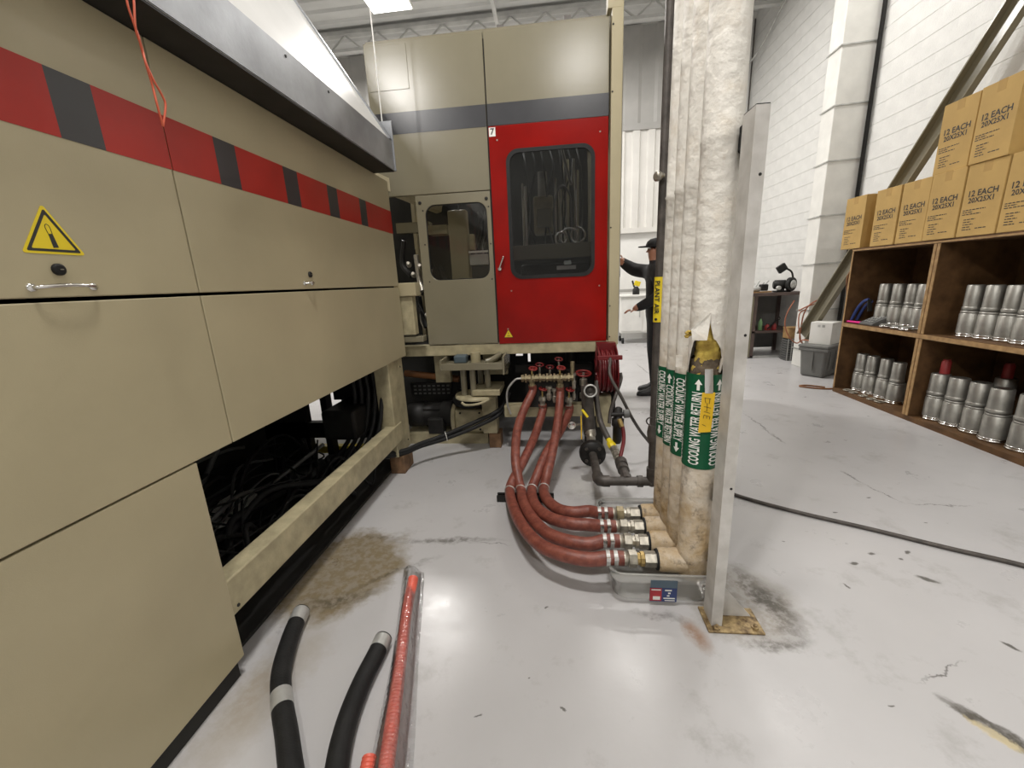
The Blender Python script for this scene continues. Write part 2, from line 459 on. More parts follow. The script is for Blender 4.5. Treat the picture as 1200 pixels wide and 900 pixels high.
class MB:
    def __init__(self):
        self.v = []
        self.f = []
        self.sm = []

    def add(self, vs, fs, smooth=False):
        o = len(self.v)
        self.v += [Vector(p) for p in vs]
        for q in fs:
            self.f.append(tuple(i + o for i in q))
            self.sm.append(smooth)
        return self

    def box(self, x0, x1, y0, y1, z0, z1):
        vs = [(x, y, z) for x in (x0, x1) for y in (y0, y1) for z in (z0, z1)]
        return self.add(vs, [(0, 1, 3, 2), (4, 6, 7, 5), (0, 4, 5, 1), (2, 3, 7, 6), (0, 2, 6, 4), (1, 5, 7, 3)])

    def obox(self, c, size, rot=(0, 0, 0)):
        from mathutils import Euler
        R = Euler(rot).to_matrix()
        h = [s / 2 for s in size]
        vs = [Vector(c) + R @ Vector((x, y, z)) for x in (-h[0], h[0]) for y in (-h[1], h[1]) for z in (-h[2], h[2])]
        return self.add(vs, [(0, 1, 3, 2), (4, 6, 7, 5), (0, 4, 5, 1), (2, 3, 7, 6), (0, 2, 6, 4), (1, 5, 7, 3)])

    def bar(self, a, b, w, h):
        """rectangular bar between two points"""
        a, b = Vector(a), Vector(b)
        s, u = frame(b - a)
        vs = []
        for p in (a, b):
            for i, j in ((-1, -1), (1, -1), (1, 1), (-1, 1)):
                vs.append(p + s * i * w / 2 + u * j * h / 2)
        return self.add(vs, [(0, 3, 2, 1), (4, 5, 6, 7), (0, 1, 5, 4), (1, 2, 6, 5), (2, 3, 7, 6), (3, 0, 4, 7)])

    def rings(self, rings, caps=True, smooth=True, closed=False):
        n = len(rings[0])
        vs = [p for r in rings for p in r]
        fs = []
        k = len(rings)
        for i in range(k - 1 + (1 if closed else 0)):
            i2 = (i + 1) % k
            for j in range(n):
                j2 = (j + 1) % n
                fs.append((i * n + j, i * n + j2, i2 * n + j2, i2 * n + j))
        self.add(vs, fs, smooth)
        if caps and not closed:
            self.add(rings[0], [tuple(reversed(range(n)))])
            self.add(rings[-1], [tuple(range(n))])
        return self

    def lathe(self, o, d, prof, seg=20, smooth=True, caps=True, phase=0.0):
        """prof: list of (distance along d, radius)"""
        o, d = Vector(o), Vector(d).normalized()
        s, u = frame(d)
        rs = []
        for t, r in prof:
            rs.append([o + d * t + (s * math.cos(2 * PI * j / seg + phase) + u * math.sin(2 * PI * j / seg + phase)) * max(r, 1e-4) for j in range(seg)])
        return self.rings(rs, caps, smooth)

    def cyl(self, a, b, r, seg=16, r2=None, smooth=True):
        a, b = Vector(a), Vector(b)
        return self.lathe(a, b - a, [(0, r), ((b - a).length, r if r2 is None else r2)], seg, smooth)

    def tube(self, pts, r, seg=10, rf=None, caps=True):
        pts = [Vector(p) for p in pts]
        rs = []
        n = len(pts)
        pu = None
        for i, p in enumerate(pts):
            d = (pts[min(i + 1, n - 1)] - pts[max(i - 1, 0)]).normalized()
            if pu is None:
                s, u = frame(d)
            else:
                s = d.cross(pu)
                if s.length < 1e-6:
                    s, _ = frame(d)
                s.normalize()
                u = s.cross(d).normalized()
            pu = u
            rr = r if rf is None else r * rf(i / max(1, n - 1), i)
            rs.append([p + (s * math.cos(2 * PI * j / seg) + u * math.sin(2 * PI * j / seg)) * rr for j in range(seg)])
        return self.rings(rs, caps, True)

    def torus(self, c, d, R, r, seg=24, tseg=8):
        s, u = frame(Vector(d))
        d = Vector(d).normalized()
        rs = []
        for i in range(seg):
            a = 2 * PI * i / seg
            e = s * math.cos(a) + u * math.sin(a)
            rs.append([Vector(c) + e * (R + r * math.cos(2 * PI * j / tseg)) + d * r * math.sin(2 * PI * j / tseg) for j in range(tseg)])
        return self.rings(rs, False, True, closed=True)

    def sphere(self, c, r, seg=14, sc=(1, 1, 1)):
        rs = []
        n = seg // 2
        for i in range(n + 1):
            t = PI * i / n
            rs.append([Vector(c) + Vector((math.sin(t) * math.cos(2 * PI * j / seg) * r * sc[0], math.sin(t) * math.sin(2 * PI * j / seg) * r * sc[1],
                                           -math.cos(t) * r * sc[2])) if 0 < i < n else Vector(c) + Vector((1e-5 * math.cos(2 * PI * j / seg), 1e-5 * math.sin(2 * PI * j / seg), -math.cos(t) * r * sc[2])) for j in range(seg)])
        return self.rings(rs, False, True)

    def prism(self, poly, plane, a, b, holes=()):
        """poly in 'xz' | 'yz' | 'xy' extruded from a to b along the third axis"""
        loops = [list(poly)] + [list(h) for h in holes]

        def P(q, t):
            if plane == 'xz':
                return (q[0], t, q[1])
            if plane == 'yz':
                return (t, q[0], q[1])
            return (q[0], q[1], t)
        flat = [q for l in loops for q in l]
        n = len(flat)
        tris = tessellate_polygon([[Vector((q[0], q[1], 0)) for q in l] for l in loops])
        vs = [P(q, a) for q in flat] + [P(q, b) for q in flat]
        fs = [tuple(t) for t in tris] + [tuple(i + n for i in reversed(t)) for t in tris]
        o = 0
        for l in loops:
            k = len(l)
            for i in range(k):
                j = (i + 1) % k
                fs.append((o + i, o + j, n + o + j, n + o + i))
            o += k
        return self.add(vs, fs)

    def build(self, name, mat, parent=None, loc=None, bevel=0.0, seg=2):
        me = bpy.data.meshes.new(name)
        if parent is not None:
            off = OFF[parent.name]
        else:
            off = Vector(loc) if loc is not None else Vector((0, 0, 0))
        me.from_pydata([tuple(p - off) for p in self.v], [], self.f)
        me.materials.append(MATS[mat] if isinstance(mat, str) else mat)
        bm = bmesh.new()
        bm.from_mesh(me)
        bmesh.ops.recalc_face_normals(bm, faces=bm.faces)
        bm.to_mesh(me)
        bm.free()
        for p, s in zip(me.polygons, self.sm):
            p.use_smooth = s
        o = bpy.data.objects.new(name, me)
        COL.objects.link(o)
        OFF[o.name] = off
        if parent is not None:
            o.parent = parent
        else:
            o.location = off
        if bevel > 0:
            bv = o.modifiers.new('bevel', 'BEVEL')
            bv.width = bevel
            bv.segments = seg
            bv.limit_method = 'ANGLE'
            bv.angle_limit = math.radians(40)
        return o


def tag(o, label, cat, group=None, kind=None):
    o['label'] = label
    o['category'] = cat
    if group:
        o['group'] = group
    if kind:
        o['kind'] = kind
    return o


def thing(name, label, cat, loc=(0, 0, 0), group=None):
    o = bpy.data.objects.new(name, None)
    COL.objects.link(o)
    o.empty_display_size = 0.1
    o.location = loc
    OFF[o.name] = Vector(loc)
    return tag(o, label, cat, group)


def struct(o, label=None):
    o['kind'] = 'structure'
    if label:
        o['label'] = label
    return o


def copy_tree(o, loc, rotz=0.0, label=None):
    c = o.copy()
    COL.objects.link(c)
    c.location = loc
    c.rotation_euler = (0, 0, rotz)
    OFF[c.name] = Vector(loc)
    if label:
        c['label'] = label

    def rec(a, b):
        for ch in list(a.children):
            d = ch.copy()
            COL.objects.link(d)
            d.parent = b
            OFF[d.name] = Vector(loc)
            rec(ch, d)
    rec(o, c)
    return c


def rrect(x0, x1, z0, z1, r, n=6):
    out = []
    for cx, cz, a0 in ((x1 - r, z1 - r, 0), (x0 + r, z1 - r, PI / 2), (x0 + r, z0 + r, PI), (x1 - r, z0 + r, 1.5 * PI)):
        for i in range(n + 1):
            a = a0 + PI / 2 * i / n
            out.append((cx + r * math.cos(a), cz + r * math.sin(a)))
    return out


def rect(x0, x1, z0, z1):
    return [(x0, z0), (x1, z0), (x1, z1), (x0, z1)]


def text_geo(s, size, cuts=0, align='CENTER'):
    """flat lettering in the XY plane, centred; returns verts, faces"""
    cu = bpy.data.curves.new('t', 'FONT')
    cu.body = s
    cu.size = size
    cu.align_x = align
    cu.align_y = 'CENTER'
    cu.resolution_u = 2
    cu.offset = size * 0.022
    o = bpy.data.objects.new('t', cu)
    COL.objects.link(o)
    dg = bpy.context.evaluated_depsgraph_get()
    me = bpy.data.meshes.new_from_object(o.evaluated_get(dg))
    bm = bmesh.new()
    bm.from_mesh(me)
    if cuts:
        ys = [v.co.y for v in bm.verts]
        y0, y1 = min(ys), max(ys)
        for k in range(1, cuts + 1):
            y = y0 + (y1 - y0) * k / (cuts + 1)
            bmesh.ops.bisect_plane(bm, geom=bm.verts[:] + bm.edges[:] + bm.faces[:], plane_co=(0, y, 0), plane_no=(0, 1, 0))
    bm.verts.ensure_lookup_table()
    bm.verts.index_update()
    vs = [v.co.copy() for v in bm.verts]
    fs = [tuple(v.index for v in f.verts) for f in bm.faces]
    bm.free()
    bpy.data.objects.remove(o)
    bpy.data.curves.remove(cu)
    bpy.data.meshes.remove(me)
    return vs, fs


def flat_text(mb, s, size, origin, ax, ay, cuts=0, bold=0.0):
    vs, fs = text_geo(s, size)
    ax, ay = Vector(ax), Vector(ay)
    mb.add([Vector(origin) + ax * p.x + ay * p.y for p in vs], fs)
    return mb


ORD = ['first', 'second', 'third', 'fourth', 'fifth', 'sixth', 'seventh', 'eighth', 'ninth']

# ------------------------------------------------------------------ room shell
WX, BY, CZ = 3.85, 9.5, 6.05          # right wall face, back wall face, ceiling underside
LX, FY = -7.5, -6.5
struct(MB().box(LX - 0.2, WX + 0.25, FY - 0.2, BY + 0.2, -0.12, 0).build('floor', 'floor_epoxy'), 'glossy grey painted concrete floor with stains and chips')
struct(MB().box(LX - 0.2, LX, FY, BY, 0, CZ).build('wall_left', 'wall_dim'))
struct(MB().box(LX, WX, FY - 0.2, FY, 0, CZ).build('wall_front', 'wall_dim'))
wall_r = struct(MB().box(WX + 0.004, WX + 0.25, FY, BY, 0, CZ).build('wall_right', 'block_paint'), 'white painted concrete block wall')
# blocks of the right wall
BL, BH = 0.4, 0.2
bm_ = MB().box(-0.002, 0.012, 0.0001, BL - 0.0001, 0.0022, BH - 0.0022)
blk0 = bm_.build('block', 'block_paint')
blk_me = blk0.data
cand = []
for c in range(int(CZ / BH)):
    z = c * BH
    y = 2.4 + (0.2 if c % 2 else 0.0)
    while y < BY - 0.05:
        p = Vector((WX, y + BL / 2, z + BH / 2))
        cc = [sum(ROT[i][k] * (p - Vector((0, 0, CAM_H)))[i] for i in range(3)) for k in range(3)]
        u, v = CX + F_PX * cc[0] / cc[2], CY + F_PX * cc[1] / cc[2]
        vis = -15 < v < 915 and -20 < u < 1215 and not (y < 4.75 and z < 2.0) and not (6.0 < y < 6.3) and u > 868
        cand.append((0 if vis else 1, y, z))
        y += BL
cand.sort(key=lambda t: (t[0], t[1]))
rest = MB()
for i, (h, y, z) in enumerate(cand):
    y1 = min(y + BL, BY)
    if i < 300 and not h and y1 - y > BL - 0.01:
        o = blk0 if i == 0 else bpy.data.objects.new('block', blk_me)
        if i:
            COL.objects.link(o)
        o.location = (WX, y, z)
        o.parent = wall_r
    else:
        rest.box(WX - 0.002, WX + 0.012, y + 0.0001, y1 - 0.0001, z + 0.0022, z + BH - 0.0022)
o = rest.build('block_courses', 'block_paint', wall_r)
o['kind'] = 'stuff'

# back wall: flat dado, ledge, ribbed siding, band, grey metal above
wb = struct(MB().box(LX, WX, BY, BY + 0.2, 0, CZ).build('wall_back', 'wall_paint'), 'white ribbed metal back wall with grey upper sheets')


def ribbed(z0, z1, depth, pitch, name, mat):
    prof = []
    x = LX + 0.01
    while x < WX - 0.01:
        for dx, dy in ((0, 0), (0.35, 0), (0.45, depth), (0.85, depth), (0.95, 0)):
            xx = x + dx * pitch
            if xx < WX - 0.005:
                prof.append((xx, BY - 0.01 - dy))
        x += pitch
    mb = MB()
    vs = [(x, y, z0) for x, y in prof] + [(x, y, z1) for x, y in prof]
    n = len(prof)
    mb.add(vs, [(i, i + 1, n + i + 1, n + i) for i in range(n - 1)])
    mb.build(name, mat, wb)


ribbed(2.36, 4.22, 0.035, 0.30, 'siding', 'siding')
ribbed(4.34, CZ - 0.02, 0.02, 0.62, 'upper_siding', 'siding_grey')
MB().box(LX, WX, BY - 0.10, BY, 2.26, 2.36).build('ledge', 'siding', wb)
MB().box(LX, WX, BY - 0.06, BY, 4.22, 4.34).build('band', 'siding_grey', wb)
MB().box(LX, WX, BY - 0.015, BY, 1.06, 1.10).build('rail', 'siding_grey', wb)

# ceiling: ribbed deck and joists
ce = MB()
prof = []
y = FY
while y < BY:
    for dy, dz in ((0, 0), (0.12, 0), (0.15, -0.04), (0.27, -0.04)):
        prof.append((y + dy, CZ + dz))
    y += 0.3
prof = [p for p in prof if p[0] < BY + 0.1]
n = len(prof)
ce.add([(LX, yy, zz) for yy, zz in prof] + [(WX + 0.1, yy, zz) for yy, zz in prof], [(i, i + 1, n + i + 1, n + i) for i in range(n - 1)])
ce.box(LX - 0.2, WX + 0.25, FY - 0.2, BY + 0.2, CZ + 0.02, CZ + 0.15)
ceil = struct(ce.build('ceiling', 'ceiling_paint'), 'pale corrugated metal roof deck')
for k, yj in enumerate((-4.9, -2.3, 0.3, 2.9, 5.1, 6.95, 8.6)):
    mb = MB()
    mb.box(LX, WX, yj - 0.06, yj + 0.06, 5.93, 5.99)
    mb.box(LX, WX, yj - 0.05, yj + 0.05, 5.66, 5.71)
    for q in range(18):
        xa = LX + 0.3 + q * 0.62
        mb.bar((xa, yj, 5.70), (xa + 0.31, yj, 5.94), 0.025, 0.025)
        mb.bar((xa + 0.31, yj, 5.94), (xa + 0.62, yj, 5.70), 0.025, 0.025)
    struct(mb.build('beam_%d' % (k + 1), 'joist_paint', None), 'pale open web roof joist under the deck')
for k, (xj, y0, y1) in enumerate(((-4.6, 5.1, 8.6), (-0.9, 5.1, 8.6), (2.6, 5.1, 8.6))):
    struct(MB().box(xj - 0.03, xj + 0.03, y0 + 0.05, y1 - 0.05, 5.67, 5.72).build('trim_%d' % (k + 1), 'joist_paint'))

# high bay lamps, each with its own light; the last is an added fill
for (lx, ly, share, where) in LAMP_SPOTS:
    t = thing('high_bay_lamp', 'flat white high bay lamp hung ' + where, 'ceiling lamp', (lx, ly, LAMP_Z), 'high bay lamps')
    MB().box(lx - 0.34, lx + 0.34, ly - 0.20, ly + 0.20, LAMP_Z + 0.012, LAMP_Z + 0.07).build('housing', 'paper_white', t, bevel=0.01)
    MB().box(lx - 0.31, lx + 0.31, ly - 0.17, ly + 0.17, LAMP_Z + 0.001, LAMP_Z + 0.012).build('diffuser', 'lamp_panel', t)
    for sx in (-0.25, 0.25):
        MB().cyl((lx + sx, ly, LAMP_Z + 0.07), (lx + sx, ly, CZ - 0.03), 0.006, 6).build('hanger', 'galv_steel', t)
    ld = bpy.data.lights.new('lamp_light', 'AREA')
    ld.shape = 'RECTANGLE'
    ld.size, ld.size_y = 0.6, 0.34
    ld.energy = LAMP_W * share
    ld.color = (1.0, 0.97, 0.93)
    lo = bpy.data.objects.new('lamp_light', ld)
    COL.objects.link(lo)
    lo.parent = t
    lo.location = (0, 0, -0.005)

# ------------------------------------------------------------------ long machine along the aisle
XF = -1.15
Y0, Y1 = -1.1, 3.02
lm = thing('long_machine', 'long beige machine housing with red and black striped band and white hood', 'machine', (-1.7, 1.0, 0))
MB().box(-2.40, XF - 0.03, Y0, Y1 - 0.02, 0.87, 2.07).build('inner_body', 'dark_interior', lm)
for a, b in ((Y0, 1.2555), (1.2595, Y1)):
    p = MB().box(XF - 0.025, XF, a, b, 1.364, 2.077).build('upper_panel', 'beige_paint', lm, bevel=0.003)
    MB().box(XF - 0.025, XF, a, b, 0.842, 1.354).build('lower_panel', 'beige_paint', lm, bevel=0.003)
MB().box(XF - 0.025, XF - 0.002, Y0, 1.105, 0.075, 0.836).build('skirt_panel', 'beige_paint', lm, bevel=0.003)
MB().box(XF - 0.06, XF - 0.02, Y0, 1.088, 0.0, 0.10).build('skirt_shade', 'dark_interior', lm)  # black strip in place of the shade below the skirt panel
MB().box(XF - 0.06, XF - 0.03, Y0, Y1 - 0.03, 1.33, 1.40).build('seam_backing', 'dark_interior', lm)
MB().box(-2.38, XF - 0.10, Y0, 2.93, 0.004, 0.02).build('floor_shade', 'dark_interior', lm)  # black sheet standing in for deep shade on the floor under the machine
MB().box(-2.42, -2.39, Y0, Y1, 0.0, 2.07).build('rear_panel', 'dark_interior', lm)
MB().box(-2.38, XF - 0.03, Y1 - 0.02, Y1 - 0.004, 0.87, 2.07).build('end_panel', 'beige_worn', lm)
# striped band
blk = [(0.966, 1.066), (1.446, 1.545), (1.817, 1.918), (2.168, 2.269), (2.526, 2.617)]
edges = [Y0 + 0.002]
for a, b in blk:
    edges += [a, b]
edges.append(Y1 - 0.002)
for i in range(len(edges) - 1):
    a, b = edges[i], edges[i + 1]
    if i % 2:
        MB().box(XF - 0.001, XF + 0.0015, a, b, 1.729, 1.879).build('black_stripe', 'black_tape', lm)
    else:
        for c, d in ((a, min(b, 1.2555)), (max(a, 1.2595), b)):
            if d > c:
                MB().box(XF - 0.001, XF + 0.0015, c, d, 1.729, 1.879).build('red_stripe', 'red_tape', lm)
# handles, locks
for (ya, yb, zz) in ((0.808, 0.954, 1.387), (1.835, 1.915, 1.390)):
    pts = smooth_path([(XF, ya + 0.01, zz), (XF + 0.016, ya + 0.02, zz + 0.001), (XF + 0.022, (ya + yb) / 2, zz + 0.004), (XF + 0.016, yb - 0.02, zz + 0.001), (XF, yb - 0.01, zz)], 6)
    h = MB().tube(pts, 0.0045, 8).build('handle', 'chrome', lm)
    for yy in (ya + 0.01, yb - 0.01):
        MB().lathe((XF, yy, zz), (1, 0, 0), [(0, 0.010), (0.004, 0.009), (0.006, 0.004)], 12).build('handle_foot', 'chrome', h)
for (yy, zz) in ((0.879, 1.427), (1.897, 1.430)):
    k = MB().lathe((XF, yy, zz), (1, 0, 0), [(0, 0.0135), (0.006, 0.0135), (0.009, 0.010), (0.0085, 0.006)], 18).build('lock', 'black_metal', lm)
    MB().box(XF + 0.008, XF + 0.0105, yy - 0.001, yy + 0.005, zz - 0.001, zz + 0.001).build('keyway', 'nickel', k)


def warn_sign(parent, kind, P, s, mats=('label_yellow', 'label_black')):
    """P(u,v,h): point on the sign plane; s: side length"""
    def tri(r, n=3, rad=0.12):
        out = []
        cs = [(r * math.cos(PI / 2 + 2 * PI * k / 3), r * math.sin(PI / 2 + 2 * PI * k / 3)) for k in range(3)]
        for k in range(3):
            a0 = PI / 2 + 2 * PI * k / 3
            c = (cs[k][0] * (1 - rad), cs[k][1] * (1 - rad))
            for q in range(-n, n + 1):
                a = a0 + q / n * PI / 3
                out.append((c[0] + r * rad * 0.5 * math.cos(a), c[1] + r * rad * 0.5 * math.sin(a)))
        return out

    def add(polys, h0, h1, name, mat, par, hole=()):
        mb = MB()
        for po in polys:
            mb.prism(po, 'xy', h0, h1, hole)
        mb.v = [P(p.x, p.y, p.z) for p in mb.v]
        return mb.build(name, mat, par)
    R = s / math.sqrt(3)
    base = add([tri(R)], 0, 0.0012, 'warning_sign', mats[0], parent)
    if kind == 'hand':
        add([tri(R * 0.86, 3, 0.08)], 0.0012, 0.0018, 'border', mats[1], base, [tri(R * 0.70, 3, 0.08)])
        add([[(-0.03 * s, 0.06 * s), (0.035 * s, 0.07 * s), (0.075 * s, -0.17 * s), (-0.01 * s, -0.18 * s)]], 0.0012, 0.0018, 'pictogram', mats[1], base)
        mb = MB()
        pts = smooth_path([(-0.028 * s, 0.06 * s, 0.0015), (-0.05 * s, 0.18 * s, 0.0015), (-0.02 * s, 0.23 * s, 0.0015), (0.02 * s, 0.19 * s, 0.0015), (0.033 * s, 0.07 * s, 0.0015)], 5)
        mb.tube(pts, 0.006 * s, 4)
        mb.v = [P(p.x, p.y, p.z) for p in mb.v]
        mb.build('pictogram_outline', mats[1], base)
    else:
        add([tri(R * 1.16, 3, 0.06)], -0.0004, 0.0006, 'border', mats[1], base)
        add([[(-0.035 * s, 0.26 * s), (0.035 * s, 0.26 * s), (0.02 * s, 0.02 * s), (-0.02 * s, 0.02 * s)],
             [(-0.025 * s, -0.02 * s), (0.025 * s, -0.02 * s), (0.025 * s, -0.065 * s), (-0.025 * s, -0.065 * s)],
             [(-0.17 * s, -0.12 * s), (0.17 * s, -0.12 * s), (0.17 * s, -0.18 * s), (-0.17 * s, -0.18 * s)]], 0.0012, 0.0018, 'pictogram', mats[1], base)


warn_sign(lm, 'hand', lambda a, b, h: Vector((XF + h, 0.884 + a, 1.498 + b)), 0.126)
# lower frame: rail, post
MB().box(XF - 0.085, XF - 0.004, 1.09, 2.80, 0.245, 0.385).build('frame_rail', 'beige_worn', lm, bevel=0.006)
MB().box(XF - 0.12, XF - 0.012, 2.685, 2.955, 0.14, 0.868).build('frame_post', 'beige_worn', lm, bevel=0.006)
MB().box(XF - 0.11, XF - 0.03, Y0, 1.085, 0.10, 0.30).build('frame_rail', 'beige_worn', lm)
for yy in (-0.9, 0.95):
    MB().box(XF - 0.12, XF - 0.03, yy, yy + 0.12, 0.0, 0.84).build('frame_post', 'beige_worn', lm)
for yy, zz in ((2.90, 0.20), (2.90, 0.78), (1.13, 0.27)):
    MB().lathe((XF - 0.012 if yy > 2 else XF - 0.004, yy, zz), (1, 0, 0), [(0, 0.007), (0.004, 0.006)], 6, False).build('bolt', 'black_metal', lm)
# dark innards seen through the gap, with added end plates
MB().box(-2.38, XF - 0.12, 2.94, 3.0, 0.20, 0.33).build('cross_beam', 'black_metal', lm)
MB().box(-2.38, -2.0, 2.94, 3.0, 0.0, 0.86).build('end_light_block', 'black_metal', lm)  # plates added to cover the bright floor beyond the open end
MB().box(-1.72, -1.27, 2.90, 2.98, 0.53, 0.87).build('end_light_block', 'black_metal', lm)
MB().box(-1.60, -1.36, 2.5, 2.9, 0.35, 0.56).build('gear_case', 'black_metal', lm, bevel=0.02)
MB().box(-1.84, -1.79, 2.90, 2.98, 0.0, 0.86).build('inner_post', 'black_metal', lm)
MB().box(-2.05, -1.55, 1.3, 1.36, 0.62, 0.86).build('hanger_plate', 'black_metal', lm)
MB().box(-1.98, -1.9, 1.0, 2.95, 0.55, 0.63).build('inner_rail', 'black_metal', lm)
for k in range(30):
    x = random.uniform(-2.2, -1.32)
    y = random.uniform(0.9, 1.6)
    pts = [(x, y, random.uniform(0.03, 0.4))]
    for q in range(5):
        x = min(-1.30, max(-2.3, x + random.uniform(-0.22, 0.22)))
        y = min(2.6, y + random.uniform(0.12, 0.42))
        pts.append((x, y, random.uniform(0.02, 0.36)))
    MB().tube(smooth_path(pts, 6), random.choice((0.006, 0.009, 0.013, 0.018)), 6).build('cable', 'black_rubber' if k % 7 else 'grey_plastic', lm)
for k in range(5):
    x = -1.45 + 0.05 * k
    MB().tube(smooth_path([(x, 2.66 + 0.02 * k, 0.86), (x + 0.01, 2.70, 0.6), (x - 0.04, 2.6, 0.3), (x - 0.2, 2.3, 0.1)], 6), 0.016, 8).build('hanging_cable', 'black_rubber', lm)
# hood
hd = [(-1.017, 2.085), (-1.017, 2.259), (-1.526, 3.059), (-1.95, 3.64), (-2.45, 3.64), (-2.45, 2.085)]
hood = MB().prism(hd, 'xz', Y0, 2.81).build('hood', 'white_hood', lm)
MB().box(-1.0165, -1.013, Y0, 2.812, 2.087, 2.259).build('hood_side', 'brushed_steel', hood)
MB().box(-2.44, -1.016, Y0, 2.808, 2.078, 2.084).build('hood_underside', 'black_metal', hood)
d = Vector((-0.509, 0, 0.800)).normalized()
nrm = Vector((0.800, 0, 0.509)).normalized()
a = Vector((-1.017, 2.79, 2.259)) + nrm * 0.004
MB().bar(a, a + d * 1.25, 0.030, 0.012).build('hood_edge', 'brushed_steel', hood)
MB().box(-1.09, -1.004, 2.812, 2.825, 2.082, 2.375).build('hood_end_bracket', 'brushed_steel', hood, bevel=0.004)
for yy in (1.0, 1.36, 1.74, 2.05):
    MB().lathe((-1.013, yy, 2.235), (1, 0, 0), [(0, 0.006), (0.003, 0.005)], 8).build('rivet', 'black_metal', hood)

tag(MB().cyl((-1.07, 2.832, 2.30), (-1.07, 2.832, CZ - 0.03), 0.004, 6).build('ceiling_cord', 'paper_white', None, (-1.07, 2.832, 2.30)), 'thin pale cord hanging from the ceiling to the end of the hood', 'cord')
# wooden block under the long machine
tag(MB().box(-1.245, -1.135, 2.71, 2.90, 0, 0.14).build('wooden_block', 'wood_block', None, (-1.19, 2.8, 0), bevel=0.006),
    'short dark wooden block under the beige corner post of the long machine', 'wooden block')
# white tray under the long machine
pa = [at(u, v, z=0.10) for u, v in ((243, 603), (268, 570), (301, 576), (279, 604), (252, 613))]
mb = MB().prism([(p.x, p.y) for p in pa], 'xy', 0.06, 0.085)
tag(mb.build('paper_sheet', 'paper_white', None, (pa[0].x, pa[0].y, 0.06)), 'white sheet lying among black cables under the long machine', 'sheet')
tag(MB().box(-1.98, -1.50, 2.98, 3.04, 0.05, 0.11).build('floor_strip', 'label_yellow', None, (-1.75, 3.0, 0.0)), 'yellow strip behind the cables at the end of the long machine', 'strip')

# red wire hanging in front of the hood
w = thing('hanging_wire', 'thin red wire loop hanging down in front of the striped band', 'wire', (-0.96, 1.0, 1.7))
xw = -0.985
pA = [at(146, -25, x=xw), at(149, 3, x=xw), at(157, 28, x=xw), at(163, 45, x=xw + 0.006), at(169, 68, x=xw), at(179, 92, x=xw + 0.004), at(190, 112, x=xw), at(194, 124, x=xw), at(191, 148, x=xw)]
pB = [at(155, -25, x=xw), at(157, 3, x=xw + 0.01), at(159, 34, x=xw + 0.008), at(166, 55, x=xw), at(171, 75, x=xw + 0.008), at(178, 98, x=xw), at(184, 122, x=xw + 0.005), at(191, 148, x=xw)]
MB().tube(smooth_path(pA, 6), 0.0026, 6).build('strand', 'wire_red', w)
MB().tube(smooth_path(pB, 6), 0.0026, 6).build('strand', 'wire_red', w)
MB().tube(smooth_path([pA[0], pA[0] + Vector((-0.01, 0.02, 0.10)), Vector((-1.005, pA[0].y + 0.05, 2.27)), Vector((-1.10, pA[0].y + 0.1, 2.40))], 5), 0.0026, 6).build('strand', 'wire_red', w)
MB().tube(smooth_path([pB[0], pB[0] + Vector((-0.01, 0.03, 0.10)), Vector((-1.005, pB[0].y + 0.06, 2.27)), Vector((-1.10, pB[0].y + 0.1, 2.40))], 5), 0.0026, 6).build('strand', 'wire_red', w)

# ------------------------------------------------------------------ tall cabinet with the red door
FYc = 3.2
tc_ = thing('tall_machine', 'tall beige machine cabinet with charcoal band and red windowed door', 'machine', (-0.45, 4.2, 0))
XS = -0.45
XL_, XR_ = -1.29, 0.388
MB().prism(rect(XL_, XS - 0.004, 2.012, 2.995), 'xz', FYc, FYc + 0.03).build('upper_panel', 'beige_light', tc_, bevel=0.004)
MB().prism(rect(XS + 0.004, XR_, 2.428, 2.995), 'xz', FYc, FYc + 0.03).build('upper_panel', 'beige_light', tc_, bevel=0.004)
MB().box(XL_, XS - 0.005, FYc - 0.0015, FYc + 0.002, 2.422, 2.561).build('charcoal_stripe', 'charcoal_band', tc_)
MB().box(XS + 0.005, XR_ - 0.001, FYc - 0.0015, FYc + 0.002, 2.424, 2.561).build('charcoal_stripe', 'charcoal_band', tc_)
# small inspection hatch outlined on the upper panel
h = MB().box(-1.275, -0.985, FYc - 0.003, FYc + 0.002, 2.70, 2.975).build('hatch', 'beige_light', tc_, bevel=0.002)
# red door
dz0, dz1 = 0.885, 2.421
win = rrect(-0.325, 0.292, 1.378, 2.262, 0.085)
door = MB().prism(rect(XS + 0.006, XR_ - 0.002, dz0, dz1), 'xz', FYc - 0.004, FYc + 0.028, [win]).build('red_door', 'red_paint', tc_, bevel=0.002)
wi = rrect(-0.303, 0.270, 1.400, 2.240, 0.07)
MB().prism(rrect(-0.329, 0.296, 1.374, 2.266, 0.087), 'xz', FYc - 0.010, FYc + 0.004, [wi]).build('gasket', 'black_rubber', door)
MB().prism(rrect(-0.31, 0.277, 1.393, 2.247, 0.075), 'xz', FYc + 0.000, FYc + 0.003).build('pane', 'cabinet_glass', door)
hb = MB().bar((-0.415, FYc - 0.022, 1.45), (-0.375, FYc - 0.03, 1.545), 0.020, 0.012).build('door_handle', 'chrome', door, bevel=0.004)
MB().cyl((-0.410, FYc, 1.455), (-0.410, FYc - 0.022, 1.455), 0.012, 12).build('handle_shaft', 'chrome', hb)
for x, z in ((-0.385, 2.33), (0.33, 2.33), (-0.33, 1.29), (0.33, 1.30), (-0.37, 1.0)):
    MB().lathe((x, FYc - 0.004, z), (0, -1, 0), [(0, 0.006), (0.003, 0.005)], 8).build('rivet', 'nickel', door)
warn_sign(door, 'bang', lambda a, b, h: Vector((-0.368 + a, FYc - 0.0045 - h, 0.955 + b)), 0.066)
np_ = MB().box(-0.44, -0.394, FYc - 0.0065, FYc - 0.004, 2.355, 2.412).build('number_plate', 'paper_white', tc_)
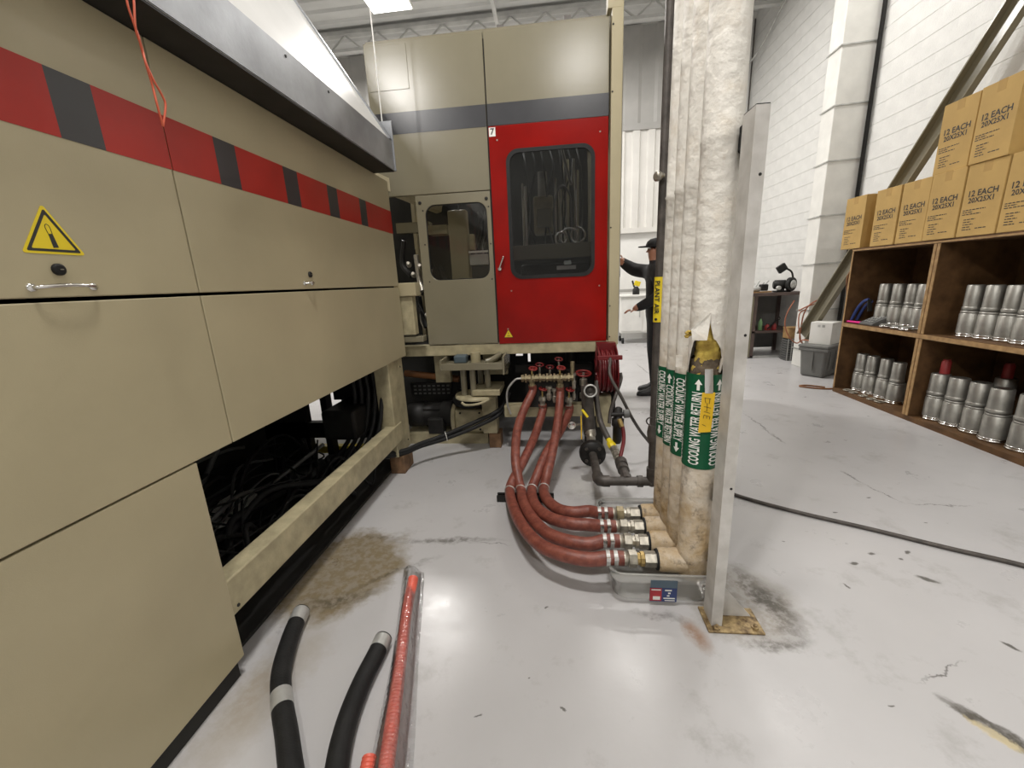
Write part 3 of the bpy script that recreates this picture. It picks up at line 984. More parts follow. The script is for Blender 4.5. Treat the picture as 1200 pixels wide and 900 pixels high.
mb = flat_text(MB(), '7', 0.056, (-0.417, FYc - 0.0075, 2.384), (1, 0, 0), (0, 0, 1))
mb.build('numeral', 'label_black', np_)
# beige door with window
win2 = rrect(-0.952, -0.487, 1.392, 1.936, 0.075)
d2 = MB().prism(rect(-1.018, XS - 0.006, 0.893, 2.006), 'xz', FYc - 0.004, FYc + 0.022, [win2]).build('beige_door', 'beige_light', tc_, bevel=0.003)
MB().prism(rrect(-0.954, -0.485, 1.390, 1.938, 0.076), 'xz', FYc + 0.002, FYc + 0.006, [rrect(-0.945, -0.494, 1.399, 1.929, 0.07)]).build('gasket', 'black_rubber', d2)
MB().prism(rrect(-0.955, -0.484, 1.389, 1.939, 0.076), 'xz', FYc + 0.006, FYc + 0.009).build('pane', 'clear_glass', d2)
for x, z, r in ((-0.985, 1.955, 0.012), (-0.485, 1.955, 0.012)):
    MB().lathe((x, FYc - 0.004, z), (0, -1, 0), [(0, r), (0.004, r), (0.006, r * 0.6)], 14).build('screw_cap', 'black_metal', d2)
for x, z in ((-0.968, 1.90), (-0.472, 1.90), (-0.975, 1.66), (-0.47, 1.64), (-0.965, 1.385), (-0.474, 1.385)):
    MB().lathe((x, FYc - 0.004, z), (0, -1, 0), [(0, 0.006), (0.003, 0.005)], 8).build('screw', 'black_metal', d2)
# frame: front sill, corner column, sides, roof, rear
MB().box(XL_, XR_ + 0.08, FYc + 0.002, FYc + 0.10, 0.80, 0.884).build('front_sill', 'beige_worn', tc_, bevel=0.004)
col = MB().box(0.397, 0.470, FYc - 0.04, FYc + 0.05, 0.86, 3.02).build('corner_column', 'beige_paint', tc_, bevel=0.004)
MB().box(0.372, 0.474, FYc - 0.02, FYc + 0.07, 3.028, 3.75).build('mast', 'beige_paint', tc_, bevel=0.004)
for z in (2.93, 2.55, 1.70, 1.15, 0.92):
    MB().lathe((0.405, FYc - 0.04, z), (0, -1, 0), [(0, 0.006), (0.004, 0.005)], 8).build('column_bolt', 'black_metal', col)
MB().box(0.40, 0.43, FYc + 0.06, 5.3, 0.88, 2.99).build('side_panel', 'beige_paint', tc_)
MB().box(0.485, 0.525, 3.55, 4.25, 0.90, 2.42).build('side_door', 'red_paint', tc_, bevel=0.003)
MB().box(0.485, 0.525, 3.55, 4.25, 2.42, 2.56).build('side_stripe', 'charcoal_band', tc_)
MB().box(0.485, 0.525, 3.55, 4.25, 2.56, 2.99).build('side_upper_panel', 'beige_light', tc_)
MB().box(0.526, 0.532, 3.545, 3.56, 0.90, 2.99).build('side_edge_highlight', 'galv_steel', tc_)  # pale strip in place of the highlight along the panel edge
MB().box(0.43, 0.485, 3.6, 4.2, 1.2, 1.3).build('side_hinge', 'black_metal', tc_)
MB().box(0.43, 0.485, 3.6, 4.2, 2.2, 2.3).build('side_hinge', 'black_metal', tc_)
MB().box(XL_, 0.43, 5.27, 5.30, 0.88, 2.99).build('rear_panel', 'dark_interior', tc_)
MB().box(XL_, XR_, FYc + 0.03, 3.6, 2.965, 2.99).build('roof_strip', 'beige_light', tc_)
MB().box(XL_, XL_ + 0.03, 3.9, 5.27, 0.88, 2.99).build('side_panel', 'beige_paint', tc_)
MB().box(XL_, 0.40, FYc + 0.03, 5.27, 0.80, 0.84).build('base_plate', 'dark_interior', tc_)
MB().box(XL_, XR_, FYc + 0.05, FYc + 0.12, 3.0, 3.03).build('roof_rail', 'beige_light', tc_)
for x, z1_ in ((-0.38, 3.15), (0.10, 3.16), (-0.9, 3.12)):
    MB().box(x, x + 0.05, FYc + 0.25, FYc + 0.30, 2.99, z1_).build('roof_lug', 'lug_grey', tc_)
# innards behind the panes
MB().box(-0.35, 0.38, 3.55, 3.66, 1.53, 1.645).build('table_beam', 'beige_light', tc_, bevel=0.004)
MB().box(-0.30, 0.38, 3.66, 4.3, 1.60, 1.625).build('table', 'brushed_steel', tc_)
MB().box(-0.84, -0.69, 3.42, 3.52, 0.86, 1.93).build('inner_column', 'beige_paint', tc_, bevel=0.01)
MB().box(-0.68, -0.46, 3.40, 3.50, 1.50, 1.585).build('slide_rail', 'galv_steel', tc_, bevel=0.005)
MB().box(-0.675, -0.635, 3.40, 3.46, 1.62, 1.74).build('sensor', 'beige_worn', tc_, bevel=0.005)
MB().box(-1.02, -0.86, 3.45, 3.6, 1.76, 1.83).build('cross_arm', 'beige_worn', tc_)
MB().box(-0.68, -0.46, 3.38, 3.40, 1.595, 1.61).build('guide_strip', 'paper_white', tc_)
u_ = MB().box(-0.17, 0.0, 3.78, 3.95, 1.75, 2.06).build('press_head', 'beige_worn', tc_, bevel=0.02)
MB().cyl((-0.09, 3.86, 2.06), (-0.09, 3.86, 2.26), 0.04, 14).build('press_rod', 'galv_steel', u_)
MB().box(-0.14, -0.02, 3.74, 3.78, 1.80, 1.95).build('press_block', 'beige_light', u_, bevel=0.006)
for x, y, z0, z1_, r in ((-0.23, 3.7, 1.62, 2.12, 0.012), (-0.27, 3.95, 1.62, 2.20, 0.010), (0.02, 3.75, 1.62, 2.18, 0.011), (0.20, 3.85, 1.62, 2.25, 0.022), (0.12, 4.1, 1.62, 2.4, 0.03), (0.06, 3.9, 1.7, 2.12, 0.018)):
    MB().cyl((x, y, z0), (x, y, z1_), r, 10).build('guide_rod', 'chrome', tc_)
for k, (x, y, r) in enumerate(((0.06, 3.62, 0.05), (0.13, 3.64, 0.07), (0.20, 3.66, 0.06))):
    MB().torus((x, y, 1.69 + 0.01 * k), (0.4 * (k - 1), 1, 0.1), r, 0.010, 18, 6).build('coiled_fitting', 'chrome', tc_)
for k in range(7):
    x = -0.25 + k * 0.075
    MB().tube(smooth_path([(x, 3.9, 2.45), (x + 0.03, 3.75, 2.25), (x + 0.05 * (-1) ** k, 3.8, 1.95), (x + 0.02, 3.72, 1.66)], 6), 0.007, 6).build('inner_cable', 'black_rubber' if k % 3 else 'grey_plastic', tc_)
MB().tube(smooth_path([(0.02, 3.7, 1.68), (0.0, 3.68, 1.9), (0.06, 3.68, 2.10), (0.14, 3.7, 2.02), (0.15, 3.7, 1.7)], 7), 0.008, 6).build('inner_cable', 'grey_plastic', tc_)
MB().tube(smooth_path([(0.06, 3.7, 2.45), (0.11, 3.6, 2.22), (0.15, 3.62, 2.10), (0.17, 3.7, 2.3)], 7), 0.012, 8).build('inner_cable', 'galv_steel', tc_)
for k in range(6):
    x = -0.64 + k * 0.03
    MB().tube(smooth_path([(x, 3.7, 1.95), (x + 0.02, 3.62, 1.8), (x - 0.02, 3.6, 1.66), (x, 3.5, 1.58)], 5), 0.007, 6).build('inner_cable', 'black_rubber' if k % 2 else 'grey_plastic', tc_)
MB().box(0.30, 0.33, 3.5, 3.9, 1.65, 2.35).build('inner_bracket', 'beige_worn', tc_)
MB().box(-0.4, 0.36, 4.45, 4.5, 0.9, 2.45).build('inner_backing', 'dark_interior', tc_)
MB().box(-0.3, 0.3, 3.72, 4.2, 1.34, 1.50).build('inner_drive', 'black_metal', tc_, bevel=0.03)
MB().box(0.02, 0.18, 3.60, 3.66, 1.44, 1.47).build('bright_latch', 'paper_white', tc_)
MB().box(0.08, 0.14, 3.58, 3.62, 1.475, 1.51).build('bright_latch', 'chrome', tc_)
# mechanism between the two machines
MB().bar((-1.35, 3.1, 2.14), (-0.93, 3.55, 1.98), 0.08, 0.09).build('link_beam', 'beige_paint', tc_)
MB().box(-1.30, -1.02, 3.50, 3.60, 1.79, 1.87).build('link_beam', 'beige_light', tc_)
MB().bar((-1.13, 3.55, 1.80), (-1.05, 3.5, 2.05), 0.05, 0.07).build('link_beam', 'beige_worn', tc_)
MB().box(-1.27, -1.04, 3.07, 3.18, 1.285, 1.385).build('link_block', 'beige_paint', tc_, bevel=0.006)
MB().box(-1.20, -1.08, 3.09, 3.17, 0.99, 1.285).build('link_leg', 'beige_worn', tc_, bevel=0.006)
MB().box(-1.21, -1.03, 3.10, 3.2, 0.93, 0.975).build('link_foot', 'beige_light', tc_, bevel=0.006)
MB().box(-2.35, -0.9, 4.1, 4.14, 0.0, 2.40).build('link_gap_shade', 'dark_interior', tc_)  # dark sheet added so the gap between the machines stays black
MB().box(XL_, 0.39, FYc + 0.26, FYc + 0.27, 2.40, 2.96).build('upper_light_block', 'dark_interior', tc_)  # added sheet, keeps brightness from showing through the panel seam
MB().box(XS - 0.03, XS + 0.03, FYc + 0.032, FYc + 0.036, 0.89, 2.99).build('seam_light_block', 'dark_interior', tc_)  # added strip closing the bright slit between the panels
for k in range(16):
    x = random.uniform(-1.24, -1.02)
    y = random.uniform(3.25, 3.9)
    z = random.uniform(0.95, 1.45)
    MB().tube(smooth_path([(x, y, z + 0.28), (x + random.uniform(-.06, .06), y + 0.04, z + 0.1), (x + random.uniform(-.05, .05), y, z)], 5), random.choice((0.007, 0.012, 0.02)), 6).build('link_cable', random.choice(('black_rubber', 'black_rubber', 'nickel', 'black_metal')), tc_)
for x, z in ((-1.15, 1.52), (-1.06, 1.50), (-1.12, 1.44), (-1.04, 1.12), (-1.03, 1.02), (-1.02, 1.22)):
    MB().lathe((x, 3.3, z), (0.2, -1, 0.3), [(0, 0.02), (0.03, 0.02), (0.035, 0.012), (0.06, 0.012)], 10).build('link_fitting', 'nickel', tc_)
# base under the cabinet
MB().box(-0.42, 0.36, 3.10, 3.20, 0.305, 0.40).build('base_beam', 'beige_worn', tc_, bevel=0.005)
MB().box(-0.62, -0.50, 3.20, 3.32, 0.13, 0.52).build('base_leg', 'beige_worn', tc_, bevel=0.005)
MB().box(-0.66, -0.44, 3.05, 3.35, 0.50, 0.545).build('base_bracket', 'beige_worn', tc_, bevel=0.005)
MB().box(-0.60, -0.40, 3.28, 3.33, 0.62, 0.80).build('base_plate', 'beige_worn', tc_)
MB().box(-1.03, -0.90, 3.34, 3.40, 0.545, 0.80).build('base_plate', 'beige_worn', tc_)
MB().box(0.22, 0.36, 3.12, 3.22, 0.0, 0.305).build('base_leg', 'dark_interior', tc_)
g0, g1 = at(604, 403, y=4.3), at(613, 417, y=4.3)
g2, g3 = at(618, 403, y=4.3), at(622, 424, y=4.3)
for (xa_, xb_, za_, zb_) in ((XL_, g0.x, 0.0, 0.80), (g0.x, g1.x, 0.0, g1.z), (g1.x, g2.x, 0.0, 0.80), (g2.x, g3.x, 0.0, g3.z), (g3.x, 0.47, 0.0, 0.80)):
    MB().box(xa_, xb_, 4.28, 4.32, za_, zb_).build('base_shade', 'dark_interior', tc_)  # dark sheets added in place of the shade under the cabinet
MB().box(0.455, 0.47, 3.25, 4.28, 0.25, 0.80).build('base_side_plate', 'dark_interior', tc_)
MB().box(-0.35, 0.30, 3.45, 3.5, 0.60, 0.66).build('base_cross_bar', 'black_metal', tc_)
MB().cyl((0.13, 3.5, 0.3), (0.13, 3.5, 0.8), 0.05, 14).build('base_drum', 'black_metal', tc_)
tag(MB().box(-0.575, -0.475, 3.20, 3.34, 0, 0.128).build('wooden_block', 'wood_block', None, (-0.52, 3.27, 0), bevel=0.006),
    'reddish wooden block under the beige leg of the tall cabinet', 'wooden block')

# drive motor with gear case, under the cabinet
mo = thing('drive_motor', 'black electric motor with beige gear case under the tall cabinet', 'motor', (-0.95, 3.42, 0))
MB().lathe((-1.32, 3.42, 0.24), (1, 0, 0), [(0, 0.10), (0.01, 0.115), (0.14, 0.115), (0.15, 0.10), (0.30, 0.10), (0.31, 0.115), (0.40, 0.115)], 24).build('motor_body', 'black_metal', mo)
for k in range(10):
    a = k * 2 * PI / 10
    MB().bar((-1.17, 3.42 + 0.105 * math.cos(a), 0.24 + 0.105 * math.sin(a)), (-1.02, 3.42 + 0.105 * math.cos(a), 0.24 + 0.105 * math.sin(a)), 0.006, 0.02).build('cooling_fin', 'black_metal', mo)
MB().box(-1.12, -0.98, 3.27, 3.36, 0.10, 0.24).build('terminal_box', 'black_metal', mo, bevel=0.012)
gb = MB().box(-0.89, -0.62, 3.33, 3.55, 0.09, 0.30).build('gear_case', 'beige_worn', mo, bevel=0.015)
MB().cyl((-0.915, 3.42, 0.20), (-0.885, 3.42, 0.20), 0.14, 24).build('flange', 'beige_worn', gb)
for x, z in ((-0.84, 0.27), (-0.67, 0.27), (-0.84, 0.12), (-0.67, 0.12)):
    MB().lathe((x, 3.33, z), (0, -1, 0), [(0, 0.010), (0.006, 0.009)], 6, False).build('bolt', 'black_metal', gb)
MB().box(-1.34, -0.60, 3.30, 3.56, 0.0, 0.09).build('foot_plate', 'beige_worn', mo)
MB().torus((-0.75, 3.45, 0.36), (0, 0, 1), 0.13, 0.045, 24, 10).build('ribbed_boot', 'black_rubber', mo)
MB().torus((-0.75, 3.45, 0.42), (0, 0, 1), 0.11, 0.03, 24, 8).build('ribbed_boot', 'black_rubber', mo)
MB().box(-1.33, -0.95, 3.52, 3.56, 0.38, 0.50).build('slotted_guard', 'black_metal', mo)
for k in range(3):
    for q in range(8):
        MB().box(-1.30 + q * 0.044, -1.275 + q * 0.044, 3.516, 3.52, 0.395 + k * 0.035, 0.41 + k * 0.035).build('guard_slot', 'grey_plastic', mo)
# tray on columns
tr = thing('bracket_tray', 'beige metal tray on short columns above the gear case', 'bracket', (-0.75, 3.40, 0.43))
MB().box(-0.97, -0.50, 3.26, 3.62, 0.70, 0.715).build('tray_plate', 'beige_light', tr)
for b in ((-0.97, -0.50, 3.25, 3.265, 0.68, 0.735), (-0.985, -0.97, 3.25, 3.62, 0.68, 0.76), (-0.50, -0.485, 3.25, 3.62, 0.64, 0.78)):
    MB().box(*b).build('tray_rim', 'beige_light', tr, bevel=0.003)
for x, y in ((-0.83, 3.36), (-0.75, 3.33), (-0.64, 3.38), (-0.72, 3.5)):
    MB().cyl((x, y, 0.45), (x, y, 0.70), 0.024, 14).build('tray_column', 'beige_light', tr)
MB().lathe((-0.75, 3.42, 0.43), (0, 0, 1), [(0, 0.17), (0.02, 0.17), (0.025, 0.14)], 24).build('tray_base_ring', 'beige_worn', tr)
MB().box(-0.90, -0.80, 3.36, 3.46, 0.715, 0.775).build('tray_valve', 'teal_grey', tr, bevel=0.01)
MB().cyl((-0.735, 3.42, 0.715), (-0.735, 3.42, 0.79), 0.04, 16).build('tray_hub', 'beige_worn', tr)
MB().tube(smooth_path([(-0.64, 3.33, 0.73), (-0.58, 3.36, 0.745), (-0.54, 3.46, 0.77), (-0.56, 3.54, 0.80), (-0.62, 3.56, 0.80)], 6), 0.022, 10).build('tray_elbow', 'beige_light', tr)
MB().tube(smooth_path([(-0.84, 3.27, 0.42), (-0.8, 3.26, 0.40), (-0.7, 3.26, 0.41), (-0.62, 3.28, 0.44)], 5), 0.01, 8).build('tray_strap', 'beige_worn', tr)
tr.location += Vector((0.095, -0.24, 0.035))
# corrugated orange conduit and paired black hoses
tag(MB().tube([Vector((-1.36, 3.5, 0.60)) + Vector((0.5, -0.02, -0.06)) * t / 60 for t in range(61)], 0.028, 10, rf=lambda t, i: 1.0 + 0.12 * (i % 2)).build('conduit', 'orange_brown', None, (-1.3, 3.5, 0.55)),
    'orange brown corrugated conduit in the dark under the tall cabinet', 'conduit')
hp = thing('hose_pair', 'two black hoses tied together running between the machine feet', 'hose', (-0.9, 3.0, 0.15))
for k, dz in ((0, 0.0), (1, 0.032)):
    MB().tube(smooth_path([(-1.4, 2.55, 0.185 + dz), (-1.16, 2.72, 0.155 + dz * 0.6), (-1.05, 2.86, 0.16 + dz * .6), (-0.88, 2.98, 0.175 + dz), (-0.62, 3.08, 0.25 + dz * 1.3), (-0.46, 3.14, 0.33 + dz), (-0.4, 3.3, 0.45)], 7), 0.017, 10).build('hose', 'black_rubber', hp)
MB().torus((-0.88, 2.98, 0.192), (1, 0.45, 0.15), 0.037, 0.003, 20, 6).build('cable_tie', 'paper_white', hp)

# ------------------------------------------------------------------ cooling manifold on the cabinet base
MY = 3.04
mf = thing('cooling_manifold', 'grimy brass valve manifold with red handwheels fixed under the red door', 'manifold', (-0.05, MY, 0.40))
zt = 0.637
xa, xb = at(611, 444, y=MY).x, at(672, 443, y=MY).x
prof = []
L = xb - xa
k = 0
t = 0.0
while t < L:
    r = (0.028, 0.017, 0.034, 0.021)[k % 4]
    w_ = (0.018, 0.010, 0.014, 0.012)[k % 4]
    prof += [(t, r), (min(t + w_, L), r)]
    t += w_
    k += 1
MB().lathe((xa, MY, zt), (1, 0, 0), prof, 8, False).build('header', 'dull_brass', mf)
MB().box(xa + 0.03, xb - 0.03, MY + 0.02, MY + 0.06, 0.40, 0.62).build('mounting_plate', 'dark_interior', mf)
ends = {}
for nm, (u, v), up in (('A', (624, 459), True), ('B', (636, 481), False), ('C', (656.5, 461), True), ('D', (667, 482), False)):
    e = at(u, v, y=MY)
    ends[nm] = e
    ztop = zt if up else e.z + 0.10
    MB().lathe((e.x, e.y, ztop + 0.012), (0, 0, -1), [(0, 0.024), (0.02, 0.030), (0.035, 0.030), (0.04, 0.022), (0.06, 0.022), (0.062, 0.028), (0.085, 0.028), (0.09, 0.020), (ztop + 0.012 - e.z + 0.02, 0.020)], 8, False).build('valve_body', 'dull_brass' if up else 'nickel', mf)
    st = MB().cyl((e.x, e.y, ztop), (e.x, e.y + 0.01, ztop + 0.075), 0.007, 8).build('valve_stem', 'brass', mf)
    wz = ztop + 0.075
    hw = MB().torus((e.x + 0.01, e.y, wz), (0.1, -0.25, 1), 0.030, 0.006, 18, 6)
    hw.bar((e.x - 0.02, e.y, wz), (e.x + 0.04, e.y, wz), 0.008, 0.006)
    hw.bar((e.x + 0.01, e.y - 0.03, wz), (e.x + 0.01, e.y + 0.03, wz), 0.008, 0.006)
    hw.build('handwheel', 'red_wheel', mf)
    if not up:
        MB().cyl((e.x, e.y + 0.01, ztop), (e.x, e.y + 0.09, ztop), 0.018, 10).build('branch_pipe', 'nickel', mf)
for x, z, r in ((-0.06, 0.46, 0.022), (-0.02, 0.44, 0.016), (0.13, 0.56, 0.016), (0.13, 0.46, 0.013)):
    MB().lathe((x, MY, z), (0, 0, 1), [(0, r * 0.6), (0.02, r), (0.05, r), (0.055, r * 0.7), (0.09, r * 0.7), (0.092, r * 1.2), (0.11, r * 1.2)], 8, False).build('small_valve', 'nickel', mf)
MB().lathe((0.205, MY + 0.05, 0.46), (0, 0, 1), [(0, 0.03), (0.04, 0.03), (0.045, 0.02), (0.10, 0.02), (0.105, 0.03), (0.15, 0.03), (0.155, 0.012), (0.2, 0.010)], 10, False).build('gate_valve', 'nickel', mf)
w5 = MB().torus((0.205, MY + 0.05, 0.655), (0.05, -0.2, 1), 0.055, 0.008, 22, 6)
w5.bar((0.15, MY + 0.05, 0.655), (0.26, MY + 0.05, 0.655), 0.012, 0.008)
w5.build('handwheel', 'red_wheel', mf)
for x, z in ((-0.13, 0.72), (0.02, 0.76), (-0.05, 0.70)):
    MB().torus((x, MY + 0.1, z), (0.1, -0.3, 1), 0.028, 0.006, 16, 6).build('handwheel', 'reel_red', mf)  # darker red puts the shade under the cabinet into the colour
    MB().cyl((x, MY + 0.1, z - 0.10), (x, MY + 0.1, z), 0.008, 8).build('valve_stem', 'nickel', mf)
MB().cyl((at(671, 444, y=MY).x, MY, zt), (at(671, 444, y=MY).x, MY, zt + 0.12), 0.016, 10).build('riser', 'dull_brass', mf)
tag(MB().tube(smooth_path([(xa, MY, zt), (xa - 0.05, MY, zt - 0.012), (xa - 0.11, MY, zt - 0.09), (xa - 0.12, MY + 0.02, zt - 0.2), (xa - 0.10, MY + 0.05, zt - 0.30)], 7), 0.008, 8).build('drain_hose', 'galv_steel', None, (xa, MY, zt)),
    'thin pale grey tube curling down from the end of the valve manifold', 'tube')

# ------------------------------------------------------------------ insulated pipes
PY = (1.580, 1.702, 1.820, 1.936)
PXs = (0.560, 0.545, 0.541, 0.537)
PR = (0.063, 0.0600, 0.0578, 0.0580)
ZS = 0.168
STUB_X = 0.405
nview = []
for i in range(4):
    c = Vector((PXs[i], PY[i], 0))
    nv = (-c).normalized()
    nview.append((c, nv, Vector((-nv.y, nv.x, 0))))


def wrap_label(i, txt, up, arrow_up, z0, z1, parent, phis):
    c, nv, rt = nview[i]
    r = PR[i] + 0.0045
    zc = (z0 + z1) / 2
    vs, fs = text_geo(txt, 0.03, 5)
    xs = [p.x for p in vs]
    W = max(xs) - min(xs)
    arrow_len = 0.042
    span = (z1 - z0) - 0.035
    sx = (span - arrow_len - 0.008) / W
    sy = 1.75
    for ph in phis:
        mb = MB()

        def put(tx, ty, rr=r):
            """tx: along the pipe (upwards), ty: across"""
            a = ph + ty / PR[i]
            return c + (nv * math.cos(a) + rt * math.sin(a)) * rr + Vector((0, 0, zc + tx))
        sgn = 1 if up else -1
        shift = -(arrow_len + 0.008) / 2 if arrow_up else (arrow_len + 0.008) / 2
        mb.add([put(sgn * p.x * sx + shift, -sgn * p.y * sy) for p in vs], fs)
        e = span / 2 if arrow_up else -span / 2
        q = -1 if arrow_up else 1
        for (t0, h0, t1, h1) in ((0, 0.0005, 0.02, 0.013), (0.02, 0.005, 0.042, 0.005)):
            n_ = 5
            A = [put(e + q * t0, -h0 + 2 * h0 * k / n_) for k in range(n_ + 1)]
            B = [put(e + q * t1, -h1 + 2 * h1 * k / n_) for k in range(n_ + 1)]
            mb.add(A + B, [(k, k + 1, n_ + 2 + k, n_ + 1 + k) for k in range(n_)])
        mb.build('lettering', 'label_white', parent)


def ringz(c, r, zf, nv, rt, seg=40):
    return [Vector(c) + (nv * math.cos(2 * PI * j / seg) + rt * math.sin(2 * PI * j / seg)) * r + Vector((0, 0, zf(2 * PI * j / seg))) for j in range(seg)]


lab = [(0.618, 0.992), (0.612, 0.965), (0.606, 0.955), (0.600, 0.945)]
names = ['with torn jacket beside the steel post', 'second from the steel post', 'third from the steel post', 'fourth from the steel post, beside the black pipe']
pipes = []
for i in range(4):
    c, nv, rt = nview[i]
    t = thing('insulated_pipe', 'white jacketed cooling pipe with green label, ' + names[i], 'pipe', (PXs[i], PY[i], 0.1), 'insulated cooling pipes')
    pipes.append(t)
    mb = MB()
    random.seed(20 + i)
    if i == 0:
        # torn opening on the side towards the aisle
        def edge(a):
            a = (a + PI) % (2 * PI) - PI
            if abs(a) > 1.25:
                return 0.985
            pts = [(-1.25, 0.985), (-1.0, 1.07), (-0.75, 1.12), (-0.45, 1.115), (-0.22, 1.15), (0.02, 1.205), (0.10, 1.19), (0.22, 1.13), (0.5, 1.115), (0.8, 1.085), (1.05, 1.02), (1.25, 0.985)]
            for (a0, z0), (a1, z1) in zip(pts, pts[1:]):
                if a0 <= a <= a1:
                    return z0 + (z1 - z0) * (a - a0) / (a1 - a0)
        zs = [None, 1.22, 1.4, 1.6, 1.765, 1.775, 1.785, 2.2, 2.8, 3.6, 4.6, 5.99]
        rs = []
        for k, z in enumerate(zs):
            rr = PR[i] + 0.0012 * math.sin(k * 2.3) + (0.004 if z == 1.775 else 0)
            rs.append(ringz(c, rr, edge if z is None else (lambda a, z=z: z), nv, rt))
        jk = mb.rings(rs, False, True).build('jacket', 'jacket', t)
        mb = MB()
        rs = [ringz(c, rr, (lambda a, z=z: z), nv, rt) for z, rr in ((0.10, 0.02), (0.102, 0.05), (0.115, 0.060), (0.2, 0.062), (0.215, 0.066), (0.225, 0.061), (0.4, 0.064), (0.6, 0.062), (0.985, 0.062))]
        mb.rings(rs, True, True).build('lower_jacket', 'jacket', t)
        ins = MB()
        rs = []
        for k in range(18):
            z = 0.985 + k * 0.0145
            rs.append([c + (nv * math.cos(2 * PI * j / 24) + rt * math.sin(2 * PI * j / 24)) * (0.052 - (0.012 if 13 < j < 21 and z > 1.04 else 0) + random.uniform(-0.007, 0.006)) + Vector((0, 0, z)) for j in range(24)])
        ins.rings(rs, False, True).build('insulation', 'insulation', t)
        ins = MB()
        rs = []
        for k in range(5):
            z = 0.975 + k * 0.018
            rs.append([c + (nv * math.cos(2 * PI * j / 24) + rt * math.sin(2 * PI * j / 24)) * (0.056 - 0.001 * k + random.uniform(-0.004, 0.004)) + Vector((0, 0, z + random.uniform(-.006, .006))) for j in range(24)])
        ins.rings(rs, False, True).build('dark_insulation_band', 'insulation_dark', t)  # darker band along the bottom of the torn opening
        # torn flap and tufts
        f = [at(833, 366, y=1.515), at(810, 386, y=1.44), at(811.5, 399, y=1.435), at(828, 399, y=1.45), at(831, 384, y=1.50)]
        fl = MB().add(f + [p + Vector((0.004, 0.006, 0)) for p in f], [(0, 1, 2, 3, 4), (9, 8, 7, 6, 5)] + [(k, (k + 1) % 5, 5 + (k + 1) % 5, 5 + k) for k in range(5)])
        fl.build('torn_flap', 'jacket', t)
        for q in range(7):
            a_ = at(813 - random.uniform(0, 4), 388 + random.uniform(-1, 4), y=1.475)
            b_ = at(803 + random.uniform(-3, 3), 391 + random.uniform(-2, 6), y=1.455)
            MB().tube(smooth_path([a_, (a_ + b_) / 2 + Vector((0, 0, random.uniform(-.004, .006))), b_], 3), 0.004, 5).build('fibre_tuft', 'insulation', t)
        for u0, v0, u1, v1 in ((838, 383, 844, 381), (846, 420, 843, 436)):
            a_, b_ = at(u0, v0, y=1.53), at(u1, v1, y=1.53)
            MB().bar(a_, b_, 0.012, 0.004).build('torn_flap', 'jacket', t)
        MB().box(at(796, 427, y=1.50).x, at(804, 427, y=1.50).x, 1.545, 1.549, at(800, 433, y=1.5).z, at(800, 419, y=1.5).z).build('torn_flap', 'jacket', t)
    else:
        zs = [0.10, 0.102, 0.12, 0.3, 0.5, 0.8, 1.1, 1.5, 1.66, 1.67, 1.68, 2.3, 3.0, 4.0, 5.0, 5.99]
        rs = []
        for k, z in enumerate(zs):
            rr = PR[i] * (0.4 if k == 0 else 0.85 if k == 1 else 1.0) + 0.001 * math.sin(k * 1.9 + i) + (0.003 if z == 1.67 else 0)
            rs.append(ringz(c, rr, (lambda a, z=z: z), nv, rt))
        mb.rings(rs, True, True).build('jacket', 'jacket', t)
    # side stub towards the hoses
    x_end = STUB_X + (0.012 if i == 0 else 0.0) + 0.004 * i
    MB().lathe((PXs[i] - 0.02, PY[i], ZS), (-1, 0, 0), [(0, 0.052), (PXs[i] - 0.02 - x_end - 0.012, 0.050), (PXs[i] - 0.02 - x_end, 0.046)], 24).build('side_stub', 'jacket', t)
    MB().lathe((x_end, PY[i], ZS), (-1, 0, 0), [(0, 0.045), (0.008, 0.043)], 20).build('stub_cap', 'black_rubber', t)
    # green label
    z0, z1 = lab[i]
    sl = MB().rings([ringz(c, PR[i] + 0.0025, (lambda a, z=z: z), nv, rt) for z in (z0, z1)], False, True).build('green_label', 'green_label', t)
    if i == 0:
        wrap_label(i, 'COOLING WATER RETURN', True, True, z0, z1, sl, (-0.30, 0.85, -1.45, 2.0, 3.1))
    elif i == 1:
        wrap_label(i, 'COOLING WATER SUPPLY', False, False, z0, z1, sl, (-0.62, -1.45, 0.5, 1.7, 2.9))
    elif i == 2:
        wrap_label(i, 'COOLING WATER RETURN', False, True, z0, z1, sl, (-0.78, -1.6, 0.4, 1.6, 2.8))
    else:
        wrap_label(i, 'COOLING WATER SUPPLY', False, False, z0, z1, sl, (-0.80, -1.6, 0.4, 1.6, 2.8))
# yellow tag on the first pipe
tg = thing('pipe_tag', 'yellow handwritten tag on a metal strip over the green label of the torn pipe', 'tag', tuple(at(824, 500, y=1.51)))
c, nv, rt = nview[0]


def tq(u, v, h):
    p = at(u, v, y=1.503)
    return p + nv * h


